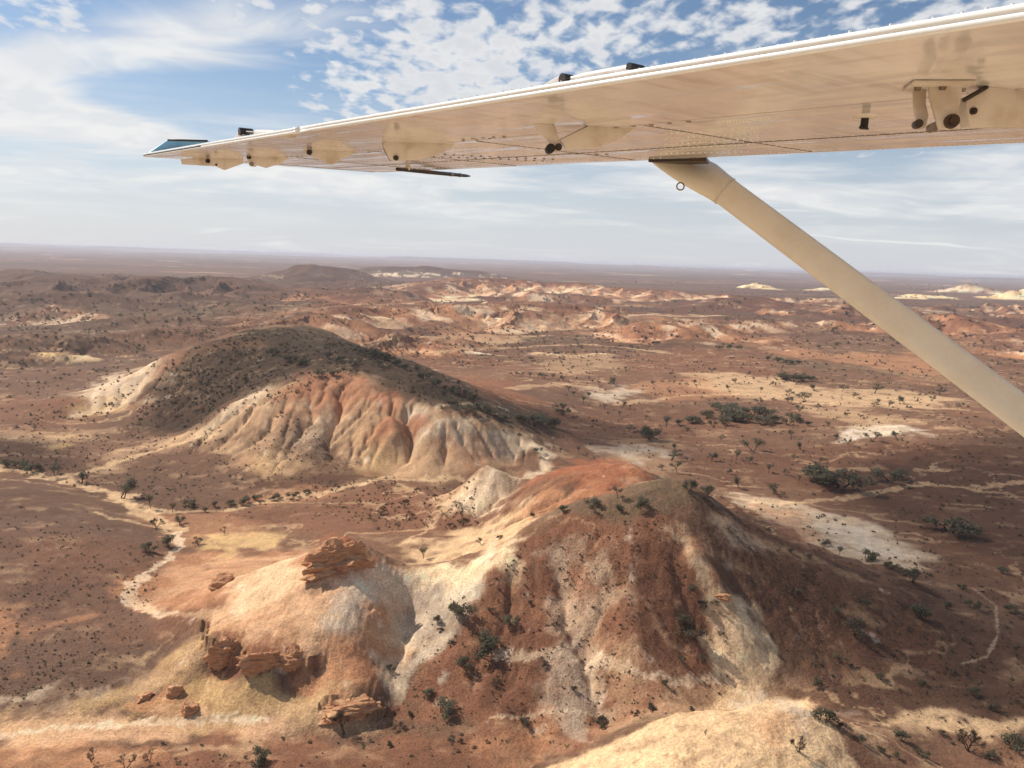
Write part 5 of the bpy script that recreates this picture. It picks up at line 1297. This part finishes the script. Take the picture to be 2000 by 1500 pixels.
MORE = [ # (kind, group, label, [(x, y, h)...])
 ('dead', 'dry shrubs along the upper creek', 'dry grey shrub on the creek flat below the banded hill, %s',
  [(655,962,16),(690,952,12),(733,947,13),(757,968,14),(790,990,16),(800,1014,15),(778,1034,14),(832,995,16),(852,980,14),(862,1004,15),(892,994,14),(902,1014,16),(745,1004,14),(720,1014,13),(880,1034,14),(915,1000,12),(815,965,14),(770,950,10),(700,985,10),(640,990,10),(905,1028,16),(840,1020,12)]),
 ('bush', 'small shrubs in the creek bed', 'small dark shrub along the far sandy creek bank, %s',
  [(365,993,14),(420,992,12),(450,988,12),(475,984,15),(503,978,12),(573,973,13),(600,968,9),(68,923,16),(35,917,14),(15,912,12),(400,1000,9),(535,975,10)]),
 ('tree', 'trees scattered over the sand flat', 'small dark tree scattered on the orange sand flat, %s',
  [(1540,776,16),(1540,790,16),(1422,763,11),(1592,764,14),(1435,749,11),(1390,728,11),(1665,778,12),(1617,836,13),(1635,859,13),(1655,871,14),(1545,854,15),(1565,880,18),(1407,860,12),(1227,844,15),(1220,798,15),(1458,735,10),(1510,755,10),(1340,757,10),(1357,750,10),(1278,753,10),(1486,768,12),(1560,802,12),(1480,790,14),(1510,788,12),(1705,795,10),(1715,793,14),(1735,795,12),(1768,790,16),(1870,800,12),(1820,785,12),(1650,815,10),(1680,820,11),(1600,800,11),(1850,745,9)]),
 ('bush', 'trees of the dense grove', 'crowded tree of the dense dark grove on the plain, %s',
  [(1332,826,17),(1345,824,20),(1360,829,18),(1375,822,22),(1385,830,16),(1400,818,30),(1412,826,26),(1424,814,34),(1436,828,24),(1448,818,32),(1460,829,24),(1472,816,30),(1486,828,24),(1498,820,28),(1510,830,20),(1522,824,22),(1535,828,20),(1548,824,18),(1560,826,18),(1572,828,14),(1402,800,22),(1430,802,20),(1455,806,22)]),
 ('bush', 'dark thickets on the middle plain', 'low dark thicket on the plain beyond the sand flat, %s',
  [(1405,682,9),(1425,682,10),(1443,683,9),(1500,705,10),(1520,708,12),(1540,712,10),(1560,712,8),(1530,742,14),(1548,744,16),(1566,744,14),(1585,746,12),(1280,673,8),(1560,745,12),(1635,676,8),(1600,680,7)]),
 ('bush', 'shrubs below the crest of the scrubby ridge', 'dark bush in the belt below the scrubby ridge crest, %s',
  [(700,690,14),(715,695,18),(730,698,18),(745,702,16),(760,705,14),(775,715,14),(740,715,12),(790,722,12),(815,725,12),(690,715,14),(665,705,12),(640,700,14),(585,715,16),(570,705,14),(535,695,12),(625,735,12),(655,735,12),(480,745,10),(830,740,14),(850,752,14),(870,762,12),(890,770,16),(905,778,18),(925,785,16),(880,790,16),(940,800,16),(960,812,16),(915,805,18),(865,775,14),(985,822,14),(1040,830,26),(1060,832,24),(1080,835,22),(1020,828,20),(1100,812,16),(1095,800,14)]),
 ('tree', 'trees on the brown plain', 'small dark tree on the brown plain beside the scrubby ridge, %s',
  [(1005,735,10),(1020,737,11),(1035,738,12),(1050,738,12),(1065,740,12),(1080,742,12),(1100,745,12),(1200,752,16),(1190,755,11),(1150,745,10),(1170,752,10),(1110,765,12),(1140,790,18),(1150,780,14),(1120,775,12),(1180,800,12),(1210,815,12),(1230,800,10),(1160,830,12),(1260,820,11),(1240,850,9),(1280,778,10),(1310,770,10),(1320,880,16),(1310,900,22),(1345,905,14),(1440,900,20),(1460,905,14),(1535,930,14),(1420,925,12),(1560,945,16),(1600,905,12),(1550,900,14),(1130,885,14),(1145,895,12),(1050,890,14),(1095,888,12),(1160,900,8),(1295,918,12)]),
 ('bush', 'shrubs on the dark right slope', 'dark shrub on the right slope of the big hill, %s',
  [(1430,1048,12),(1545,1080,12),(1580,1092,10),(1610,1065,12),(1690,1180,14),(1640,1200,12),(1560,1160,10),(1740,1112,16),(1760,1120,14),(1900,1190,18),(1850,1190,16),(1880,1155,12),(1960,1120,14),(1980,1200,18),(1640,1290,14),(1720,1330,16),(1800,1340,12),(1900,1360,18),(1940,1390,14),(1860,1320,12),(1590,1340,14),(1640,1420,12),(1840,1440,12),(1800,1480,16),(1720,1470,12),(1930,1480,14),(1680,1450,14),(1750,1480,12)]),
 ('grey', 'saltbush on the front slope', 'small grey saltbush on the front slope of the big hill, %s',
  [(1035,1180,10),(1085,1225,10),(1060,1300,12),(1120,1350,10),(1180,1420,18),(1300,1340,14),(1330,1300,14),(1270,1390,16),(1240,1400,12),(1350,1390,12),(970,1340,12),(1020,1420,12),(880,1260,10),(860,1240,9),(960,1200,9),(800,1400,14),(780,1430,16),(760,1460,12),(900,1450,10),(1350,1250,30),(1335,1225,26),(1370,1300,20),(1365,1200,16),(1345,1165,16),(1395,1190,12),(1405,1250,10)]),
]
FOOT = []
lst = []
for i, (k, x, y, h, w, lab) in enumerate(NAMED): lst.append((k, x, y, h, w, lab, None))
_R = random.Random(5)
def ordinal(i): return '%d%s' % (i, 'th' if 10 <= i % 100 <= 20 else {1: 'st', 2: 'nd', 3: 'rd'}.get(i % 10, 'th'))
def place(i, n):
    if i == 0: return 'leftmost'
    if i == n - 1: return 'rightmost'
    return ordinal(i + 1) + ' from the left' if i < n / 2 else ordinal(n - i) + ' from the right'
for k, g, lab, pts in MORE:
    srt = sorted(pts)
    for (x, y, h) in pts: lst.append((k, x + (_R.uniform(-10, 10) if 'grove' in g else 0), y + (_R.uniform(-6, 5) if 'grove' in g else 0), h * (.8 if 'grove' in g else 1), _R.uniform(1.1, 1.7), lab % place(srt.index((x, y, h)), len(srt)), g))
tx, ty, tz = march([(a[1], a[2]) for a in lst], detail_h)
tz = detail_h(tx.copy(), ty.copy())
def add_plant(kind, x, y, z, size, wid, lab, grp, parts=True):
    st_, cr = _R.choice(PROTO[kind]); nm = {'tree': 'tree', 'bush': 'shrub', 'dead': 'dry_shrub', 'grey': 'saltbush'}[kind]
    rot = _R.random() * 6.28; sc = (size * wid, size * wid, size)
    e = bpy.data.objects.new(nm, None); link(e); e.empty_display_size = .5
    e.location = (x, y, z - .03 * size); e.rotation_euler = (0, 0, rot); e.scale = sc
    link(bpy.data.objects.new('trunk' if kind == 'tree' else 'stem', st_), e); link(bpy.data.objects.new('crown', cr), e)
    tag(e, lab, 'tree' if kind == 'tree' else 'shrub', grp)
GN = 'plants named one by one'
for (k, x, y, h, w, lab, g), X, Y, Z in zip(lst, tx, ty, tz):
    D = math.sqrt(X * X + Y * Y + (Z - CAM_H) ** 2); size = h / F * D * (.84 if k in ('bush', 'grey') and D < 330 else 1)
    add_plant(k, X, Y, Z, size, w * (.8 if k == 'tree' else .75), lab, g)
    FOOT.append((X, Y))
print('plants', len(lst))

# ------------------------------------------------------------------ scrub too small or too many to count: one mesh of leafy tufts
def tuft_field(name, spots, mat, seed, leaves=11):
    R = np.random.RandomState(seed); n = len(spots); spots = np.asarray(spots)
    k = leaves
    off = R.normal(size=(n, k, 3)); off /= np.linalg.norm(off, axis=2, keepdims=True); off *= (R.rand(n, k, 1) ** .45)
    off[:, :, 2] = np.abs(off[:, :, 2]) * .8
    s = spots[:, 3][:, None, None]
    c = spots[:, None, :3] + off * s * np.array([.62, .62, .95])
    nn = R.normal(size=(n, k, 3)); nn[:, :, 2] += .4; nn /= np.linalg.norm(nn, axis=2, keepdims=True)
    t = np.cross(nn, R.normal(size=(n, k, 3))); t /= np.linalg.norm(t, axis=2, keepdims=True); u = np.cross(nn, t)
    a = s * (.24 + .2 * R.rand(n, k, 1)); b = a * (.5 + .4 * R.rand(n, k, 1))
    co = np.stack([c + t * a, c + u * b, c - t * a, c - u * b], 2).reshape(-1, 3)
    q = np.arange(len(co)).reshape(-1, 4)
    me = mesh_from(name, co, q, mat); me.polygons.foreach_set('use_smooth', np.zeros(len(q), bool))
    o = link(bpy.data.objects.new(name, me)); o['kind'] = 'stuff'; return o
def scatter(zones, seed):
    R = np.random.RandomState(seed); out = []
    for poly, n, h0, h1, clump in zones:
        P = np.array(poly, float); lo, hi = P.min(0), P.max(0); pts = []
        while len(pts) < n * 2:
            c = lo + (hi - lo) * R.rand(max(60, n), 2)
            m = polymask(c[:, 0], c[:, 1], P[:, 0], P[:, 1], 1.0) > .5
            if clump: m &= (fbm(c[:, 0] / 60, c[:, 1] / 22, 3, .6, 1200 + seed) + .25 * R.randn(len(c)) * .5) > clump
            pts += list(c[m])
        pts = np.array(pts); x, y, z = march(pts, detail_h)
        fl_ = np.maximum(gridval(FLOW_N, x, y), gridval(FLOW_F, x, y))                  # scrub gathers where water runs
        score = R.rand(len(x)) ** (1 / (.25 + sstep(1.6, 3.0, fl_) * 1.2 + .5 * sstep(-.1, .3, fbm(x / 45, y / 45, 3, .55, 1300))))
        top = np.argsort(-score)[:n]; x, y = x[top], y[top]; z = detail_h(x.copy(), y.copy())
        D = np.sqrt(x * x + y * y + (z - CAM_H) ** 2)
        h = (h0 + (h1 - h0) * R.rand(n) ** 1.8) / F * D
        ok = D < 8000
        out.append(np.stack([x, y, z, h], 1)[ok])
    return np.concatenate(out)
Z_DARK = [
 ([(340,700),(450,655),(560,640),(650,648),(780,695),(870,735),(1000,790),(940,830),(860,800),(780,770),(700,732),(620,728),(530,748),(440,800),(380,835),(260,835),(280,790)], 560, 3, 9, 0),
 ([(560,640),(700,672),(870,735),(1000,800),(1100,850),(1000,860),(850,790),(700,715)], 110, 5, 11, 0),
 ([(0,560),(520,560),(520,640),(300,690),(0,700)], 620, 3, 8, .02), ([(520,560),(1300,575),(1300,612),(520,640)], 420, 3, 7, .02),
 ([(740,640),(1300,640),(1250,700),(900,720),(760,690)], 420, 4, 9, .0), ([(1300,585),(2000,585),(2000,690),(1300,660)], 420, 3, 9, .02),
 ([(1000,700),(2000,680),(2000,800),(1200,790)], 420, 3, 8, -.05), ([(1050,790),(2000,790),(2000,960),(1420,950),(1100,880)], 420, 3, 7, -.05),
 ([(0,700),(330,700),(200,830),(0,840)], 200, 4, 9, .0), ([(0,850),(400,850),(500,930),(400,1000),(0,920)], 240, 3, 6, .0),
 ([(600,950),(930,935),(940,1030),(760,1045),(620,1000)], 150, 4, 9, .0), ([(0,530),(700,545),(700,570),(0,560)], 200, 2, 5, .02),
 ([(0,990),(250,1030),(330,1100),(240,1330),(0,1380)], 70, 3, 6, .02), ([(1400,1050),(2000,960),(2000,1480),(1650,1400),(1500,1260)], 150, 4, 9, .0),
 ([(800,1180),(1300,1060),(1450,1350),(900,1480),(760,1400)], 120, 3, 7, .05), ([(300,1450),(960,1440),(960,1500),(300,1500)], 60, 5, 12, -.1),
 ([(540,800),(600,830),(720,920),(640,960),(520,960),(470,890)], 200, 3, 6, 0), ([(700,545),(2000,555),(2000,585),(700,575)], 420, 2, 5, .04),
]
M_SCRUB = leaf_mat('scrub_leaf', (.13, .11, .072), (.21, .17, .115))
SC = scatter(Z_DARK, 1); SC[:, 3] *= .66
tuft_field('scrub', SC, M_SCRUB, 2)
Z_GREY = [([(0,840),(420,820),(500,930),(900,930),(1000,1020),(560,1040),(300,1000),(0,920)], 420, 2.5, 5, -.1), ([(0,980),(330,1060),(260,1330),(0,1400)], 420, 2.5, 5, -.1),
          ([(760,1420),(860,1180),(1040,1040),(1300,1010),(1460,1340),(1100,1470)], 420, 3, 6, -.1), ([(1360,960),(2000,960),(2000,1490),(1650,1420)], 520, 3, 7, -.1),
          ([(340,690),(560,640),(780,690),(700,735),(400,830),(250,830)], 600, 2.5, 6, -.1), ([(1000,650),(2000,640),(2000,960),(1300,900),(1050,850)], 700, 2, 5, -.1)]
tuft_field('low_saltbush', scatter(Z_GREY, 3), M_GREY, 4, 8)

# ------------------------------------------------------------------ weathered rock: caps, ledges and boulders
from mathutils import noise as mnoise
def rock_mat():
    m = bpy.data.materials.new('weathered_sandstone'); m.use_nodes = True; T = NT(m.node_tree); T.n.clear()
    pos = T.new('ShaderNodeNewGeometry').outputs['Position']
    mp = T.new('ShaderNodeMapping'); T.put(mp.inputs['Vector'], pos); mp.inputs['Scale'].default_value = (.5, .5, 2.2)
    n = T.noise(mp.outputs[0], 1.1, 5.0, .62, dim='3D'); n2 = T.noise(pos, 3.5, 4.0, .65, dim='3D')
    oi = T.new('ShaderNodeObjectInfo')
    c = T.mix(T.ramp(n, .35, .65), (*lin((182, 126, 90)), 1), (*lin((212, 164, 122)), 1))
    c = T.mix(T.ramp(n2, .52, .75, 0, .7), c, (*lin((150, 104, 78)), 1))
    b = T.new('ShaderNodeBsdfPrincipled'); T.put(b.inputs['Base Color'], c); b.inputs['Roughness'].default_value = .95; b.inputs['Specular IOR Level'].default_value = .1
    bp = T.new('ShaderNodeBump'); bp.inputs['Strength'].default_value = .9; bp.inputs['Distance'].default_value = .35; T.put(bp.inputs['Height'], n2); T.l.new(bp.outputs[0], b.inputs['Normal'])
    o = T.new('ShaderNodeOutputMaterial'); T.l.new(b.outputs[0], o.inputs[0]); return m
M_ROCK = rock_mat()
def rock(name, px, py, wpx, hpx, deep, lab, seed, sink=.35, yaw=0.0, rough=.28, sub=5, grp=None):
    x, y, z = march([(px, py)], grid_h); x, y = x[0], y[0]; z = float(grid_h(np.array([x]), np.array([y]))[0])
    D = math.sqrt(x * x + y * y + (z - CAM_H) ** 2); w = wpx / F * D / 2; h = hpx / F * D / 1.6; d = w * deep
    bm = bmesh.new(); bmesh.ops.create_icosphere(bm, subdivisions=sub, radius=1.0)
    off = Vector((seed * 7.3, seed * 3.1, seed * 1.7)); RK = random.Random(seed)
    cuts = [(Vector((RK.gauss(0, 1), RK.gauss(0, 1), RK.gauss(0, .6))).normalized(), RK.uniform(.52, .9)) for _ in range(26)]
    for v in bm.verts:
        p = v.co.copy()
        for n_, o_ in cuts:                              # broken faces
            t_ = p.dot(n_) - o_
            if t_ > 0: p -= n_ * t_ * .92
        q = Vector((p.x * 2.0, p.y * 2.0, p.z * 3.0)) + off
        k = 1 + rough * .55 * mnoise.fractal(q * 1.3, .8, 2.1, 5)
        stp = math.floor(p.z * 5 + .6 * mnoise.noise(q)) / 5; zz = p.z * .9 + stp * .1          # bedding steps
        k *= 1 - .10 * abs(math.sin(zz * 9 + seed))
        v.co = Vector((p.x * k * w * 1.25, p.y * k * d * 1.25, zz * k * h * 1.2))
    o = obj(name, bm, M_ROCK, None, True, 24)
    o.location = (x, y, z - h * sink); o.rotation_euler = (0, 0, -math.atan2(x, y) + yaw)
    tag(o, lab, 'rock', grp); return o
rock('cap_rock', 668, 1090, 112, 62, .8, 'craggy red rock capping the peach and grey hill', 1, .45, .25, .7, 5)
rock('ledge_rock', 433, 1284, 66, 40, .55, 'red overhanging rock at the left end of the ledge', 2, .3, .1, .5)
rock('ledge_rock', 508, 1292, 84, 38, .5, 'mauve rock forming the middle of the overhanging ledge', 3, .3, -.05, .5)
rock('ledge_rock', 576, 1290, 76, 44, .55, 'orange rock at the right end of the overhanging ledge', 4, .3, -.15, .5)
rock('ledge_rock', 690, 1380, 120, 34, .5, 'low orange rock shelf above the shadowed gully mouth', 5, .4, .0, .5)
rock('rock_outcrop', 434, 1142, 58, 34, .8, 'small dark red outcrop on the left shoulder of the ledge hill', 6, .15, .3, .36)
rock('boulder', 340, 1358, 34, 28, .8, 'jagged red boulder on the slope left below the ledge', 7, .05, .2, .12)
rock('boulder', 368, 1392, 40, 26, .9, 'squat red boulder at the foot of the slope below the ledge', 8, .05, .0, .36)
rock('boulder', 283, 1362, 34, 20, .9, 'low dark boulder furthest left below the ledge', 9, .1, .5, .36)
rock('boulder', 1412, 1166, 40, 10, .6, 'small dark rock lying across the cream spur', 14, .1, .1, .34)

# ------------------------------------------------------------------ thin clouds overhead, out of the picture, whose shade drifts over the land
cm = bpy.data.materials.new('thin_cloud'); cm.use_nodes = True; T = NT(cm.node_tree); T.n.clear()
tr_ = T.new('ShaderNodeBsdfTransparent'); df_ = T.new('ShaderNodeBsdfDiffuse'); df_.inputs[0].default_value = (.85, .86, .88, 1)
tl_ = T.new('ShaderNodeBsdfTranslucent'); tl_.inputs[0].default_value = (.85, .86, .88, 1)
m1 = T.new('ShaderNodeMixShader'); m1.inputs[0].default_value = .5; T.l.new(df_.outputs[0], m1.inputs[1]); T.l.new(tl_.outputs[0], m1.inputs[2])
m2 = T.new('ShaderNodeMixShader'); m2.inputs[0].default_value = .4; T.l.new(tr_.outputs[0], m2.inputs[1]); T.l.new(m1.outputs[0], m2.inputs[2])
o = T.new('ShaderNodeOutputMaterial'); T.l.new(m2.outputs[0], o.inputs[0])
CLOUD_Z = 1500.0
def cloud(outline, seed):
    X, Y, Z = march(outline, grid_h)
    k = (CLOUD_Z - Z) / sun_dir.z; X = X + sun_dir.x * k; Y = Y + sun_dir.y * k
    c0, c1 = X.mean(), Y.mean(); size = max(np.ptp(X), np.ptp(Y)); s = size / 46
    gx_, gy_ = np.meshgrid(np.arange(X.min() - 4 * s, X.max() + 4 * s, s), np.arange(Y.min() - 4 * s, Y.max() + 4 * s, s)); shp = gx_.shape
    a, b = gx_.ravel(), gy_.ravel(); ax, bx = warped(a, b, s * 9, s * 5, 1500 + seed)
    mk = (polymask(ax, bx, X, Y, s * 2.5) + .5 * fbm(a / (s * 5), b / (s * 5), 4, .6, 1520 + seed)).reshape(shp)
    ins = mk > .45
    thick = np.clip(mk - .45, 0, 1) * s * 3.0
    bm = bmesh.new(); top_, bot = {}, {}
    def vert(i, j, d, zz):
        if (i, j) not in d: d[(i, j)] = bm.verts.new((gx_[i, j] - c0, gy_[i, j] - c1, zz))
        return d[(i, j)]
    for i in range(shp[0] - 1):
        for j in range(shp[1] - 1):
            q = ((i, j), (i, j + 1), (i + 1, j + 1), (i + 1, j))
            if all(ins[p] for p in q):
                bm.faces.new([vert(*p, top_, thick[p]) for p in q]); bm.faces.new([vert(*p, bot, -.12 * thick[p]) for p in q][::-1])
    bmesh.ops.recalc_face_normals(bm, faces=bm.faces[:])
    o_ = obj('cloud', bm, cm, None, True); o_.location = (c0, c1, CLOUD_Z); o_['kind'] = 'stuff'; return o_
cloud([(1440,1000),(1620,900),(1750,860),(2100,850),(2200,1100),(2150,1390),(1800,1395),(1640,1370),(1540,1270),(1440,1110)], 1)
cloud([(240,830),(280,780),(340,705),(450,655),(600,640),(760,690),(900,745),(1060,790),(1330,850),(1300,900),(1120,870),(940,826),(850,800),(760,762),(700,735),(600,730),(520,748),(430,800),(380,838)], 2)
cloud([(-100,850),(120,860),(200,930),(120,930),(-100,900)], 4)

# ------------------------------------------------------------------ the air: pale, even haze round the whole place
hb = bmesh.new(); bmesh.ops.create_cube(hb, size=1.0)
zlo, zhi = float(gz.min()) - 1.0, max(float(gz.max()), 102.0) + 2.0
for v in hb.verts:
    v.co = Vector((v.co.x * 130000, v.co.y * 130000, zlo if v.co.z < 0 else zhi))
hm = bpy.data.meshes.new('haze'); hb.to_mesh(hm); hb.free()
HAZE = bpy.data.objects.new('haze', hm); scene.collection.objects.link(HAZE); HAZE['kind'] = 'stuff'
hmat = bpy.data.materials.new('haze'); hmat.use_nodes = True; T = NT(hmat.node_tree); T.n.clear()
pv = T.new('ShaderNodeVolumePrincipled'); pv.inputs['Color'].default_value = (.80, .84, .96, 1); pv.inputs['Density'].default_value = 6e-5
pv.inputs['Anisotropy'].default_value = .2
o = T.new('ShaderNodeOutputMaterial'); T.l.new(pv.outputs[0], o.inputs['Volume'])
hm.materials.append(hmat)
